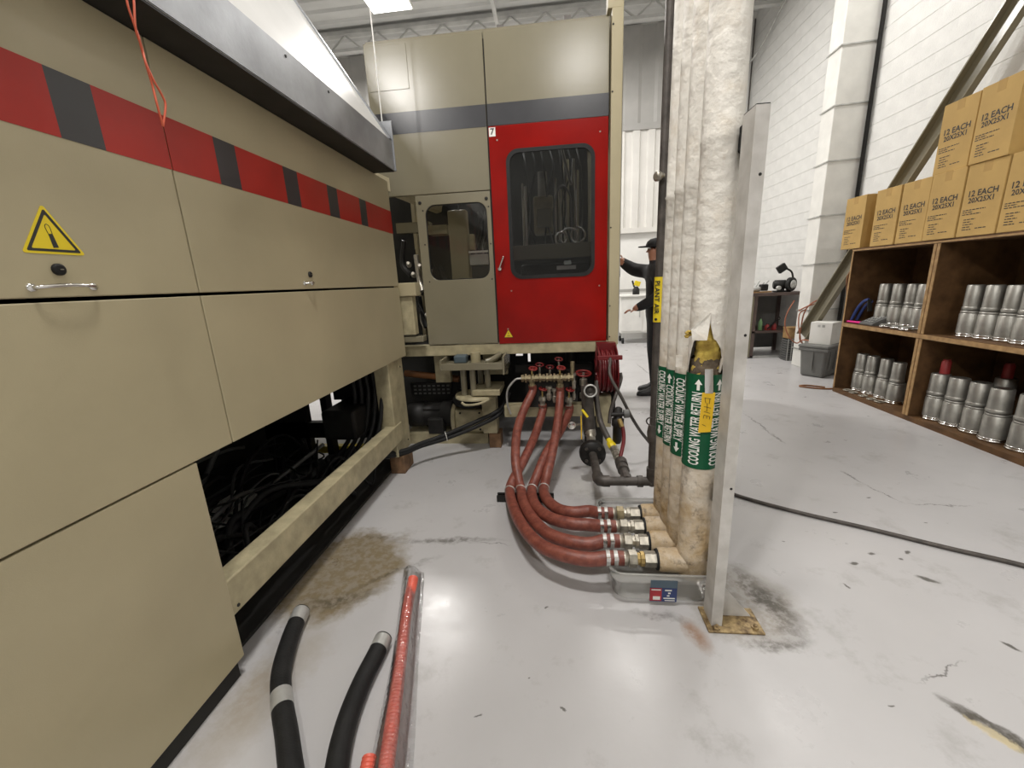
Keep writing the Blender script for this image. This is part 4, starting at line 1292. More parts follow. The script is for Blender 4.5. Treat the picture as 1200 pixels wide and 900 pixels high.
ym = MB().add([tq(823, 460, 0), tq(838.5, 460, 0), tq(833, 506, 0), tq(818, 507, 0)] + [tq(823, 460, .003), tq(838.5, 460, .003), tq(833, 506, .003), tq(818, 507, .003)],
              [(0, 1, 2, 3), (7, 6, 5, 4), (0, 1, 5, 4), (1, 2, 6, 5), (2, 3, 7, 6), (3, 0, 4, 7)]).build('tag_card', 'tag_yellow', tg, bevel=0.002)
sm = MB().add([tq(826, 432, 0), tq(836, 432, 0), tq(836, 461, 0.001), tq(826, 461, 0.001)] + [tq(826, 432, .004), tq(836, 432, .004), tq(836, 461, .005), tq(826, 461, .005)],
              [(0, 1, 2, 3), (7, 6, 5, 4), (0, 1, 5, 4), (1, 2, 6, 5), (2, 3, 7, 6), (3, 0, 4, 7)]).build('metal_strip', 'chrome', tg, bevel=0.002)
st = MB()
for (u0, v0, u1, v1) in ((826, 466, 833, 467), (826, 466, 827, 472), (832, 467, 831, 473), (825, 476, 833, 478), (829, 472, 828, 482), (825, 482, 832, 484), (825, 486, 832, 488), (825, 486, 824, 490), (828, 487, 828, 490), (832, 488, 831, 491), (823, 497, 827, 499)):
    st.bar(tq(u0, v0, 0.0035), tq(u1, v1, 0.0035), 0.0035, 0.001)
st.build('handwriting', 'label_black', ym)

# ------------------------------------------------------------------ red hoses
STRIP_Y = 2.335
HT = 0.075
routes = {
    0: ([(690, 655.5), (660, 650), (632, 638), (612, 616), (601, 593)], (597.5, 575), [(602, 561, 2.43), (615, 537, 2.60), (627, 510, 2.84)], 'B'),
    1: ([(690, 637.5), (665, 634), (640, 624), (622, 605), (613, 588)], (610.5, 574), [(607, 559, 2.43), (604, 535, 2.55), (606, 505, 2.75), (614, 480, 2.92)], 'A'),
    2: ([(690, 615), (668, 613.5), (645, 607), (630, 596), (624, 584)], (623.5, 573), [(629, 558, 2.43), (641, 530, 2.60), (656, 506, 2.84)], 'D'),
    3: ([(690, 599), (672, 600.5), (655, 597), (643, 588), (638, 579)], (637.5, 572), [(641, 556, 2.43), (646, 535, 2.55), (652, 505, 2.76), (655, 482, 2.92)], 'C')}
hn = ['beside the steel post', 'second from the steel post', 'third from the steel post', 'fourth from the steel post']
for i in range(4):
    pre, mid, post, en = routes[i]
    t = thing('cooling_hose', 'red rubber hose clamped to the insulated pipe stub ' + hn[i], 'hose', (0.19, PY[i], 0.1), 'red cooling hoses')
    pts = [Vector((0.275, PY[i], ZS)), Vector((0.21, PY[i], ZS))]
    n_ = len(pre)
    for k, (u, v) in enumerate(pre):
        f = k / n_
        pts.append(at(u, v, z=0.160 - (0.160 - HT) * (f * f)))
    pts.append(at(mid[0], mid[1], z=HT))
    for (u, v, y) in post:
        pts.append(at(u, v, y=y))
    pts.append(ends[en] + Vector((0, -0.004, 0.0)))
    pts.append(ends[en] + Vector((0, 0, 0.05)))
    MB().tube(smooth_path(pts, 7), 0.0315, 16).build('hose_body', 'red_hose', t)
    xe = STUB_X + (0.012 if i == 0 else 0.0) + 0.004 * i - 0.008
    for xc in (0.207, 0.240):
        cl = MB().lathe((xc - 0.008, PY[i], ZS), (1, 0, 0), [(0, 0.0345), (0.016, 0.0345)], 24).build('hose_clamp', 'galv_steel', t)
        MB().box(xc - 0.009, xc + 0.009, PY[i] - 0.038, PY[i] - 0.028, ZS + 0.010, ZS + 0.026).build('clamp_screw', 'chrome', cl)
    MB().lathe((0.262, PY[i], ZS), (1, 0, 0), [(0, 0.027), (0.012, 0.030), (0.03, 0.030), (0.034, 0.022)], 20).build('ferrule', 'nickel', t)
    MB().lathe((0.294, PY[i], ZS), (1, 0, 0), [(0, 0.034), (0.002, 0.037), (0.034, 0.037), (0.036, 0.034)], 6, False, phase=0.3 * i).build('hex_nut', 'dull_brass' if i in (3,) else 'nickel', t)
    MB().lathe((0.330, PY[i], ZS), (1, 0, 0), [(0, 0.026), (0.012, 0.026), (0.014, 0.032), (0.03, 0.032), (0.032, 0.026)], 10, False).build('union', 'brass' if i == 0 else 'nickel', t)
    MB().lathe((0.362, PY[i], ZS), (1, 0, 0), [(0, 0.034), (xe - 0.362, 0.034)], 6, False, phase=0.2).build('adapter', 'nickel', t)
    # saddle clamp on the rest bar
    p = at(mid[0], mid[1], z=HT)
    MB().torus((p.x, p.y, HT), (0.15, 1, 0), 0.033, 0.004, 20, 6).build('saddle_clamp', 'galv_steel', t)
pa, pb = at(582, 586, z=0.02), at(649, 584, z=0.02)
yb_ = at(617, 574, z=HT).y
hb_ = thing('rest_bar', 'short black slotted bar on the floor holding the four red hoses', 'bar', ((pa.x + pb.x) / 2, yb_, 0))
MB().box(pa.x, pb.x, yb_ - 0.022, yb_ + 0.022, 0.0, 0.006).build('web', 'black_metal', hb_)
for s_ in (-1, 1):
    MB().box(pa.x, pb.x, yb_ + s_ * 0.022 - 0.003, yb_ + s_ * 0.022 + 0.003, 0.0, 0.042).build('flange', 'black_metal', hb_)
    MB().box(pa.x, pb.x, yb_ + s_ * 0.015 - 0.006, yb_ + s_ * 0.015 + 0.006, 0.037, 0.042).build('lip', 'black_metal', hb_)

# ------------------------------------------------------------------ steel post
po = thing('steel_post', 'pale grey steel strut post on rusty base plate beside the pipes', 'post', (0.607, 1.44, 0))
px0, px1, py0, py1, ptop = 0.585, 0.625, 1.40, 1.485, 1.815
MB().box(px0, px0 + 0.005, py0, py1, 0.008, ptop).build('web', 'post_paint', po)
MB().box(px0 + 0.005, px1, py0, py0 + 0.005, 0.008, ptop).build('flange', 'post_paint', po)
MB().box(px0 + 0.005, px1, py1 - 0.005, py1, 0.008, ptop).build('flange', 'post_paint', po)
MB().box(px0 + 0.001, px1 - 0.001, py0 + 0.001, py1 - 0.001, ptop, ptop + 0.003).build('end_cap', 'black_rubber', po)
bp = MB().box(0.566, 0.775, 1.372, 1.50, 0, 0.009).build('base_plate', 'rust_plate', po, bevel=0.003)
for x, y in ((0.60, 1.385), (0.745, 1.395)):
    MB().lathe((x, y, 0.009), (0, 0, 1), [(0, 0.013), (0.009, 0.013), (0.010, 0.007), (0.018, 0.006)], 6, False).build('anchor_bolt', 'rust_plate', bp)
MB().prism([(px1, 0.009), (0.755, 0.009), (px1, 0.165)], 'xz', 1.455, 1.463).build('gusset', 'post_paint', po)
for z in (1.63, 1.15, 0.60):
    MB().lathe((px1 - 0.012, py0, z), (0, -1, 0), [(0, 0.005), (0.002, 0.004)], 8).build('bolt', 'black_metal', po)
# cross struts and pipe saddles
for z, y_end in ((1.70, 2.06), (0.50, 2.02), (0.225, 2.0)):
    MB().box(px0 + 0.032, px0 + 0.072, py1, y_end, z - 0.02, z + 0.022).build('cross_strut', 'post_paint' if z > 1 else 'black_metal', po, bevel=0.002)
MB().box(px0 + 0.008, px1 + 0.006, py1 - 0.03, 1.60, 1.722, 1.80).build('saddle_pad', 'black_rubber', po, bevel=0.006)
for z in (0.50, 0.225):
    MB().prism([(0.600, z - 0.02), (0.648, z - 0.02), (0.648, z + 0.02), (0.618, z + 0.055)], 'xz', 1.49, 1.53).build('saddle_clip', 'black_metal', po)

# ------------------------------------------------------------------ clear tub catching drips
tb = thing('drip_tub', 'clear plastic storage tub on the floor under the pipe stubs', 'tub', (0.42, 1.8, 0))


def rloop(x0, x1, y0, y1, r, z):
    return [Vector((x, y, z)) for x, y in rrect(x0, x1, y0, y1, r, 6)]


ax0, ax1, ay0, ay1 = 0.215, 0.640, 1.506, 2.115
mb = MB()
mb.rings([rloop(ax0 + 0.03, ax1 - 0.03, ay0 + 0.03, ay1 - 0.03, 0.05, 0.001), rloop(ax0 + 0.014, ax1 - 0.014, ay0 + 0.016, ay1 - 0.016, 0.055, 0.018), rloop(ax0 + 0.005, ax1 - 0.005, ay0 + 0.006, ay1 - 0.006, 0.055, 0.10),
          rloop(ax0, ax1, ay0, ay1, 0.055, 0.104), rloop(ax0 - 0.001, ax1 + 0.001, ay0 - 0.001, ay1 + 0.001, 0.055, 0.125), rloop(ax0 + 0.003, ax1 - 0.003, ay0 + 0.003, ay1 - 0.003, 0.055, 0.128), rloop(ax0, ax1, ay0, ay1, 0.055, 0.150)], False, True)
lp = rloop(ax0 + 0.03, ax1 - 0.03, ay0 + 0.03, ay1 - 0.03, 0.05, 0.001)
mb.add(lp, [tuple(range(len(lp)))])
mb.build('tub_wall', 'tub_plastic', tb)
mb = MB()
mb.rings([rloop(ax0, ax1, ay0, ay1, 0.055, 0.147), rloop(ax0 - 0.009, ax1 + 0.009, ay0 - 0.009, ay1 + 0.009, 0.06, 0.147), rloop(ax0 - 0.009, ax1 + 0.009, ay0 - 0.009, ay1 + 0.009, 0.06, 0.153), rloop(ax0, ax1, ay0, ay1, 0.055, 0.153)], False, False, closed=True)
mb.build('tub_rim', 'tub_plastic', tb)
ys_ = ay0 - 0.002
s1 = MB().box(0.372, 0.482, ys_, ys_ + 0.002, 0.020, 0.088).build('sticker', 'label_blue', tb)
MB().box(0.372, 0.420, ys_ - 0.001, ys_, 0.024, 0.086).build('sticker_panel', 'label_red', s1)
MB().box(0.374, 0.482, ys_ - 0.003, ys_ + 0.001, 0.090, 0.124).build('sticker_tab', 'label_slate', tb)
wt = MB()
for b in ((0.385, 0.414, 0.030, 0.046), (0.378, 0.416, 0.076, 0.081), (0.433, 0.460, 0.074, 0.080), (0.446, 0.456, 0.060, 0.066), (0.442, 0.452, 0.048, 0.053), (0.428, 0.474, 0.036, 0.040), (0.433, 0.474, 0.026, 0.029)):
    wt.box(b[0], b[1], ys_ - 0.0018, ys_ - 0.0005, b[2], b[3])
wt.build('sticker_print', 'label_white', s1)

# ------------------------------------------------------------------ black iron air pipe with valves
AX, AY, AZ = 0.528, 2.20, 0.215
ap = thing('air_pipe', 'black iron compressed air pipe dropping beside the insulated pipes to a bolted flange', 'pipe', (AX, AY, 0.2))
MB().cyl((AX, AY, AZ), (AX, AY, 5.99), 0.023, 16).build('riser', 'iron_pipe', ap)
MB().lathe((AX, AY, AZ + 0.085), (0, 0, -1), [(0, 0.031), (0.02, 0.031), (0.03, 0.030), (0.09, 0.030)], 16).build('elbow', 'iron_pipe', ap)
MB().sphere((AX, AY, AZ), 0.032, 14).build('elbow', 'iron_pipe', ap)
EX = at(704, 562, y=AY).x
MB().cyl((EX, AY, AZ), (AX, AY, AZ), 0.026, 16).build('horizontal_run', 'iron_pipe', ap)
MB().lathe((AX - 0.08, AY, AZ), (1, 0, 0), [(0, 0.033), (0.03, 0.033)], 16).build('coupling', 'iron_pipe', ap)
MB().tube([(EX + 0.05, AY, AZ), (EX + 0.02, AY, AZ), (EX - 0.005, AY + 0.008, AZ), (EX - 0.012, AY + 0.03, AZ), (EX - 0.012, AY + 0.07, AZ)], 0.033, 16).build('elbow', 'iron_pipe', ap)
fx = EX - 0.012
MB().cyl((fx, AY + 0.05, AZ), (fx, 2.57, AZ), 0.026, 16).build('run_to_flange', 'iron_pipe', ap)
fg = MB().lathe((fx, 2.57, AZ), (0, 1, 0), [(0, 0.03), (0.0, 0.085), (0.022, 0.088), (0.026, 0.084), (0.03, 0.084), (0.05, 0.088), (0.054, 0.04)], 28).build('flange', 'black_metal', ap)
for k in range(4):
    a = PI / 4 + k * PI / 2
    MB().lathe((fx + 0.06 * math.cos(a), 2.57, AZ + 0.06 * math.sin(a)), (0, -1, 0), [(0, 0.012), (0.012, 0.011)], 6, False).build('flange_bolt', 'iron_pipe', fg)
MB().lathe((fx, 2.62, AZ), (0, 1, 0.55), [(0, 0.032), (0.03, 0.032), (0.032, 0.040), (0.07, 0.040), (0.072, 0.03), (0.15, 0.03), (0.152, 0.038), (0.19, 0.038)], 16).build('ball_valve', 'nickel', ap)
vz = AZ + 0.10
MB().cyl((fx - 0.005, 2.78, 0.28), (fx - 0.02, 2.84, 0.62), 0.042, 16).build('vertical_run', 'iron_pipe', ap)
e_ = at(691, 457, y=2.80)
MB().lathe(e_, (0.02, -1, 0.12), [(0, 0.044), (0.05, 0.044), (0.052, 0.036), (0.03, 0.034), (0.02, 0.001)], 20, True, False).build('open_pipe_end', 'iron_pipe', ap)
MB().torus(e_ + Vector((0.001, -0.05, 0.006)), (0.02, -1, 0.12), 0.041, 0.006, 24, 8).build('pipe_lip', 'galv_steel', ap)
MB().sphere(e_ + Vector((0, 0.015, -0.005)), 0.046, 14).build('elbow', 'iron_pipe', ap)
MB().bar(at(682, 480, y=2.68), at(689, 489, y=2.66), 0.022, 0.010).build('valve_handle', 'label_yellow', ap, bevel=0.003)
MB().bar(at(681, 487, y=2.70), at(681.5, 515, y=2.66), 0.014, 0.008).build('valve_handle', 'tag_yellow', ap, bevel=0.003)
MB().tube(smooth_path([at(681.5, 515, y=2.66), at(684, 520, y=2.64), at(688, 523, y=2.6)], 4), 0.004, 6).build('handle_wire', 'black_rubber', ap)
g_ = at(670, 498, y=2.70)
ga = MB().lathe(g_, (0, -1, 0.1), [(0, 0.026), (0.018, 0.028), (0.022, 0.026), (0.020, 0.022), (0.019, 0.001)], 20).build('pressure_gauge', 'chrome', ap)
MB().bar(g_, at(682, 497, y=2.72), 0.012, 0.012).build('gauge_stem', 'nickel', ga)
# plant air sign on the riser
yl = MB().lathe((AX, AY, 1.12), (0, 0, 1), [(0, 0.0255), (0.225, 0.0255)], 24, True, False).build('yellow_label', 'label_yellow', ap)
vs, fs = text_geo('PLANT AIR', 0.034, 4)
nvb = Vector((-AX, -AY, 0)).normalized()
rtb = Vector((-nvb.y, nvb.x, 0))
for ph in (-0.45, 1.6, 3.7):
    mb = MB()
    mb.add([Vector((AX, AY, 0)) + (nvb * math.cos(ph + p.y / 0.0235 * 0.9) + rtb * math.sin(ph + p.y / 0.0235 * 0.9)) * 0.0275 + Vector((0, 0, 1.245 - p.x)) for p in vs], fs)
    pts_ = []
    for k in range(10):
        a = 2 * PI * k / 10
        ty, tz = 0.007 * math.cos(a), 0.007 * math.sin(a)
        pts_.append(Vector((AX, AY, 0)) + (nvb * math.cos(ph + ty / 0.0235) + rtb * math.sin(ph + ty / 0.0235)) * 0.0275 + Vector((0, 0, 1.135 + tz)))
    mb.add(pts_, [tuple(range(10))])
    mb.build('lettering', 'label_black', yl)
MB().lathe((AX - 0.01, AY - 0.02, 1.81), (-1, -0.6, -0.2), [(0, 0.014), (0.02, 0.014), (0.022, 0.022), (0.04, 0.022), (0.045, 0.012)], 12).build('drain_knob', 'nickel', ap)
MB().torus((AX - 0.02, AY - 0.01, 0.58), (0.3, 1, 0.1), 0.022, 0.004, 18, 6).build('ring', 'iron_pipe', ap)
MB().lathe((AX - 0.005, AY - 0.01, 0.47), (0, 0, 1), [(0, 0.03), (0.05, 0.033), (0.09, 0.026)], 12).build('pipe_collar', 'iron_pipe', ap)
# branch from the horizontal run: strainer, brass coupling, regulator
TX = at(735, 562, y=AY).x
MB().lathe((TX, AY, AZ), (0, 1, 0.05), [(0, 0.033), (0.05, 0.033), (0.052, 0.026), (0.12, 0.026), (0.122, 0.036), (0.15, 0.036), (0.152, 0.03), (0.18, 0.03), (0.182, 0.038), (0.24, 0.038), (0.245, 0.026)], 12, False).build('strainer', 'iron_pipe', ap)
MB().lathe((TX - 0.004, AY + 0.24, AZ + 0.01), (-0.16, 1, 0.25), [(0, 0.022), (0.04, 0.022), (0.042, 0.03), (0.07, 0.03), (0.072, 0.02), (0.10, 0.02), (0.102, 0.028), (0.14, 0.028)], 8, False).build('union', 'nickel', ap)
MB().lathe((TX - 0.028, AY + 0.38, AZ + 0.045), (-0.25, 1, 0.35), [(0, 0.024), (0.015, 0.028), (0.05, 0.028), (0.055, 0.02), (0.09, 0.018)], 8, False).build('brass_coupling', 'label_yellow', ap)
MB().tube(smooth_path([(TX - 0.05, AY + 0.46, AZ + 0.075), (TX - 0.09, AY + 0.58, AZ + 0.16), (TX - 0.11, AY + 0.66, AZ + 0.30), (TX - 0.10, AY + 0.72, AZ + 0.42)], 6), 0.02, 10).build('flexible_line', 'iron_pipe', ap)
rg = thing('air_regulator', 'black air filter regulator with knob and red pigtail hose on the air pipe', 'regulator', tuple(at(723, 520, y=2.62)))
cA, cB = at(723, 519, y=2.62), at(725, 470, y=2.62)
MB().lathe(cA, cB - cA, [(0, 0.022), (0.02, 0.030), (0.12, 0.032), (0.125, 0.04), (0.17, 0.04), (0.175, 0.028), (0.24, 0.026), (0.25, 0.015)], 16).build('bowl', 'black_metal', rg)
k1, k2 = at(716, 486, y=2.60), at(735, 485, y=2.60)
MB().cyl(k1, k2, 0.014, 12).build('cross_port', 'black_metal', rg)
MB().cyl(at(731, 485, y=2.60), at(737, 484.5, y=2.60), 0.028, 16).build('knob', 'grey_plastic', rg)
MB().tube(smooth_path([at(726, 493, y=2.58), at(730, 502, y=2.56), at(731, 515, y=2.53), at(729, 527, y=2.5), at(727, 536, y=2.46)], 5), 0.012, 8).build('pigtail', 'reel_red', rg)
MB().cyl(at(725.5, 491, y=2.58), at(729, 500, y=2.56), 0.015, 10).build('pigtail_fitting', 'brass', rg)
MB().tube(smooth_path([at(727, 536, y=2.46), at(728, 545, y=2.40), Vector((TX, AY + 0.06, AZ))], 4), 0.012, 8).build('pigtail', 'reel_red', rg)

# hose reel under the corner of the cabinet
rl = thing('hose_reel', 'dark red hose reel mounted under the corner of the tall cabinet', 'hose reel', (0.38, 3.08, 0.52))
rcY, rcZ = 3.05, 0.68
for x in (0.305, 0.435):
    MB().lathe((x - 0.004, rcY, rcZ), (1, 0, 0), [(0, 0.18), (0.001, 0.19), (0.008, 0.19), (0.009, 0.18)], 32).build('disc', 'reel_red', rl)
    for k in range(6):
        a = k * PI / 3 + 0.3
        MB().bar((x, rcY + 0.04 * math.cos(a), rcZ + 0.04 * math.sin(a)), (x, rcY + 0.175 * math.cos(a), rcZ + 0.175 * math.sin(a)), 0.018, 0.02).build('disc_rib', 'reel_red', rl)
MB().cyl((0.305, rcY, rcZ), (0.435, rcY, rcZ), 0.14, 24).build('drum', 'reel_red', rl)
for k in range(7):
    MB().torus((0.318 + k * 0.017, rcY, rcZ), (1, 0, 0), 0.14 + 0.01 * (k % 2), 0.010, 28, 6).build('wound_hose', 'reel_red', rl)
MB().box(0.285, 0.455, rcY - 0.21, rcY - 0.19, 0.80, 0.832).build('guide_bar', 'reel_red', rl, bevel=0.004)
MB().box(0.30, 0.44, rcY + 0.02, rcY + 0.10, 0.80, 0.885).build('mount', 'reel_red', rl)
MB().box(0.30, 0.40, 2.98, 3.10, 0.26, 0.50).build('mount_plate', 'beige_worn', rl)
# black air hose from the reel over the floor
p0 = Vector((0.37, rcY - 0.22, 0.80))
pts = [p0 + Vector((0, 0.04, 0.02)), p0, at(715, 440, y=2.75), at(728, 465, y=2.70), at(742, 492, y=2.75), at(755, 511, y=2.85), Vector((0.78, 3.0, 0.03)), Vector((0.90, 2.80, 0.011)), Vector((1.0, 2.58, 0.011)), at(862, 580, z=0.011), at(930, 599, z=0.011), at(1020, 620, z=0.011), at(1110, 642, z=0.011), at(1200, 663, z=0.011), at(1290, 690, z=0.011), at(1400, 715, z=0.011)]
tag(MB().tube(smooth_path(pts, 8), 0.011, 10).build('air_hose', 'iron_pipe', None, (0.9, 2.8, 0)), 'long thin black air hose running from the red reel across the grey floor', 'hose')
tag(MB().tube(smooth_path([at(727, 437, y=3.0), at(727.5, 445, y=2.98), at(722, 462, y=2.92), at(716, 480, y=2.88), at(714, 496, y=2.84)], 6), 0.013, 8).build('reel_supply_hose', 'iron_pipe', None, tuple(at(714, 496, y=2.84))),
    'short dark hose bending up beside the red hose reel', 'hose')

# ------------------------------------------------------------------ loose hoses on the floor
hb1 = thing('black_hose', 'black rubber hose with silver band partway along, lying beside the long machine', 'hose', (-0.95, 1.0, 0), 'black hose offcuts')
r1 = 0.033
q1 = [at(353, 717, z=r1), at(341, 745, z=r1), at(330, 785, z=r1), at(330, 820, z=r1), at(336, 860, z=r1), at(341, 900, z=r1), at(350, 960, z=r1), at(368, 1040, z=r1)]
sp_ = smooth_path(q1, 10)
MB().tube(sp_, r1, 20).build('hose_body', 'black_rubber', hb1)


def collar(path, i0, i1, r, name, mat, par):
    mb = MB()
    mb.tube(path[i0:i1 + 1], r, 20)
    return mb.build(name, mat, par)


collar(sp_, 0, 5, r1 * 1.03, 'end_collar', 'galv_steel', hb1)
collar(sp_, 28, 33, r1 * 1.03, 'silver_band', 'galv_steel', hb1)
d0 = (sp_[0] - sp_[1]).normalized()
MB().lathe(sp_[0], d0, [(0, r1 * 1.02), (0.006, r1 * 0.98), (0.006, r1 * 0.6)], 20).build('end_plug', 'black_metal', hb1)
hb2 = thing('black_hose', 'black rubber hose with silver end collar lying against the clear plastic sleeve', 'hose', (-0.67, 1.0, 0), 'black hose offcuts')
q2 = [at(449, 749, z=r1), at(440, 768, z=r1), at(424, 800, z=r1), at(410, 835, z=r1), at(400, 870, z=r1), at(394, 905, z=r1), at(388, 960, z=r1), at(384, 1030, z=r1)]
sp2 = smooth_path(q2, 10)
MB().tube(sp2, r1, 20).build('hose_body', 'black_rubber', hb2)
collar(sp2, 0, 7, r1 * 1.03, 'end_collar', 'galv_steel', hb2)
d0 = (sp2[0] - sp2[1]).normalized()
MB().lathe(sp2[0], d0, [(0, r1 * 1.02), (0.006, r1 * 0.98), (0.006, r1 * 0.6)], 20).build('end_plug', 'black_metal', hb2)


def corr(path_pts, r, name, mat, par, loc=None, pitch=0.012):
    sp = smooth_path(path_pts, 60)
    res = []
    acc = 0.0
    step = pitch / 4
    for a, b in zip(sp, sp[1:]):
        L_ = (b - a).length
        while acc < L_:
            res.append(a.lerp(b, acc / L_))
            acc += step
        acc -= L_
    return MB().tube(res, r, 14, rf=lambda t, i: (1.0, 0.97, 0.80, 0.97)[i % 4]).build(name, mat, par, loc)


ch = corr([at(484, 679, z=0.03), at(477, 715, z=0.03), at(471, 760, z=0.03), at(464, 815, z=0.03), at(458, 860, z=0.03), at(452, 905, z=0.03), at(445, 970, z=0.03)], 0.024, 'corrugated_hose', 'coral_hose', None, (-0.55, 1.1, 0))
tag(ch, 'coral red corrugated hose inside a clear plastic sleeve on the floor', 'hose')
ch2 = corr([at(433, 889, z=0.026), at(430, 905, z=0.026), at(426, 940, z=0.026), at(420, 1000, z=0.026)], 0.022, 'corrugated_hose', 'coral_hose', None, (-0.56, 0.8, 0))
tag(ch2, 'short end of a second coral hose beside the sleeved one', 'hose')
# clear sleeve round the coral hose
mb = MB()
Ls = [(473, 668), (468, 715), (462, 760), (452, 815), (442, 860), (433, 905), (425, 960)]
Rs = [(498, 671), (495, 715), (491, 760), (489, 815), (487, 860), (484, 905), (480, 960)]
rsl = []
for k in range(len(Ls)):
    a, b = at(*Ls[k], z=0.004), at(*Rs[k], z=0.004)
    rr = []
    for j in range(17):
        f = j / 16
        p = a.lerp(b, f)
        p.z = 0.004 + 0.060 * math.exp(-((f - 0.39) / 0.34) ** 4) * (0.5 if k == 0 else 1) + 0.003 * math.sin(k * 2.1 + j * 1.7)
        p.z = max(p.z, 0.003)
        rr.append(p)
    rsl.append(rr)
vs = [p for r in rsl for p in r]
nn = 17
mb.add(vs, [(i * nn + j, i * nn + j + 1, (i + 1) * nn + j + 1, (i + 1) * nn + j) for i in range(len(rsl) - 1) for j in range(nn - 1)], True)
bag = mb.build('plastic_sleeve', 'plastic_bag', None, (-0.55, 1.1, 0))
tag(bag, 'clear crinkled plastic sleeve round the coral hose', 'plastic sleeve')
sb = bag.modifiers.new('sub', 'SUBSURF')
sb.levels = sb.render_levels = 2

# ------------------------------------------------------------------ wooden shelving by the block wall
SX0, SX1 = 3.10, 3.70
SYA, SYB = 2.55, 4.82
DIV = 3.835
sh = thing('shelf_unit', 'brown wooden two tier shelf unit with open bays against the block wall', 'shelf', (3.4, 3.7, 0))
for nm, (a, b) in (('side_panel', (SYB - 0.022, SYB)), ('side_panel', (SYA, SYA + 0.022))):
    MB().box(SX0, SX1, a, b, 0.0, 1.535).build(nm, 'shelf_wood', sh)
for (a, b) in ((DIV - 0.031, DIV - 0.003), (DIV + 0.003, DIV + 0.031)):
    MB().box(SX0 + 0.002, SX1, a, b, 0.045, 1.505).build('divider', 'shelf_wood', sh)
for z0, z1 in ((0.0, 0.045), (0.728, 0.772), (1.505, 1.535)):
    bd = MB().box(SX0, SX1, SYA + 0.022, SYB - 0.022, z0, z1).build('shelf_board', 'shelf_wood', sh)
    if z0 > 0.1:
        MB().box(SX0 - 0.004, SX0, SYA, SYB, z0 + 0.004, z1 - (0.004 if z0 < 1 else 0.012)).build('edge_strip', 'shelf_edge', bd)
for (a, b, nm) in ((DIV - 0.031, DIV - 0.003, 0), (DIV + 0.003, DIV + 0.031, 0), (SYB - 0.022, SYB, 0)):
    for z0, z1 in ((0.046, 0.727), (0.773, 1.504)):
        MB().box(SX0 - 0.003, SX0 + 0.002, a + 0.001, b - 0.001, z0, z1).build('edge_strip', 'shelf_edge', sh)
MB().box(SX1, SX1 + 0.012, SYA, SYB, 0.0, 1.535).build('back_panel', 'shelf_wood', sh)

# cartons
BW, BHt, BD = 0.288, 0.508, 0.52


def make_carton():
    t = thing('carton', 'x', 'carton', (0, 0, 0), 'filter cartons on the shelf')
    MB().box(0.0, BD, -BW / 2, BW / 2, 0.0, BHt).build('box_body', 'cardboard', t, bevel=0.004)
    mb = MB()
    # printed on the face towards the aisle (-X); reading direction runs from +Y to -Y
    ax, ay = Vector((0, -1, 0)), Vector((0, 0, 1))
    e = -0.0012
    for s_, sz, zz, yy in (('12 EACH', 0.058, 0.300, 0.0), ('20X25X1', 0.050, 0.252, 0.0)):
        vs, fs = text_geo(s_, sz)
        mb.add([Vector((e, 0, zz)) + ax * p.x + ay * p.y for p in vs], fs)
    mb.build('lettering', 'label_black', t)
    mb = MB()
    random.seed(3)
    for k, (w0, w1, zz) in enumerate(((0.02, 0.19, 0.185), (0.02, 0.10, 0.170), (0.02, 0.16, 0.155), (0.04, 0.13, 0.118), (0.04, 0.10, 0.100), (0.04, 0.12, 0.082), (0.04, 0.10, 0.064), (0.04, 0.11, 0.046), (0.14, 0.22, 0.050))):
        x = w0
        while x < w1:
            wl = random.uniform(0.012, 0.03)
            mb.add([(e, BW / 2 - x, zz), (e, BW / 2 - min(x + wl, w1), zz), (e, BW / 2 - min(x + wl, w1), zz + 0.006), (e, BW / 2 - x, zz + 0.006)], [(0, 1, 2, 3)])
            x += wl + 0.005
    mb.build('small_print', 'label_black', t)['kind'] = 'stuff'
    tp = MB().box(0.0, BD, -0.002, 0.002, BHt, BHt + 0.0008).build('top_seam', 'cardboard_side', t)
    MB().box(-0.0008, 0.0, -0.03, 0.03, BHt - 0.07, BHt).build('tape', 'cardboard_side', t)
    return t


cy = [4.86, 4.44, 4.137, 3.838, 3.540, 3.243, 2.946]
car = None
for k, yy in enumerate(cy):
    lb = 'brown filter carton, %s from the tote end in the lower row' % ORD[k]
    if k == 0:
        lb = 'brown filter carton overhanging the tote end of the shelf unit, apart from the row'
    if car is None:
        car = make_carton()
        car.location = (SX0 - 0.01, yy, 1.5355)
        car['label'] = lb
    else:
        copy_tree(car, (SX0 - 0.012 + 0.004 * (k % 3), yy, 1.5355), 0.0, lb)
copy_tree(car, (SX0 + 0.0, 3.865, 1.5355 + BHt + 0.001), 0.012, 'brown filter carton stacked on top of the row, at the tote side')
copy_tree(car, (SX0 - 0.02, 3.548, 1.5355 + BHt + 0.001), -0.02, 'brown filter carton stacked on top of the row, with its bare side exposed')


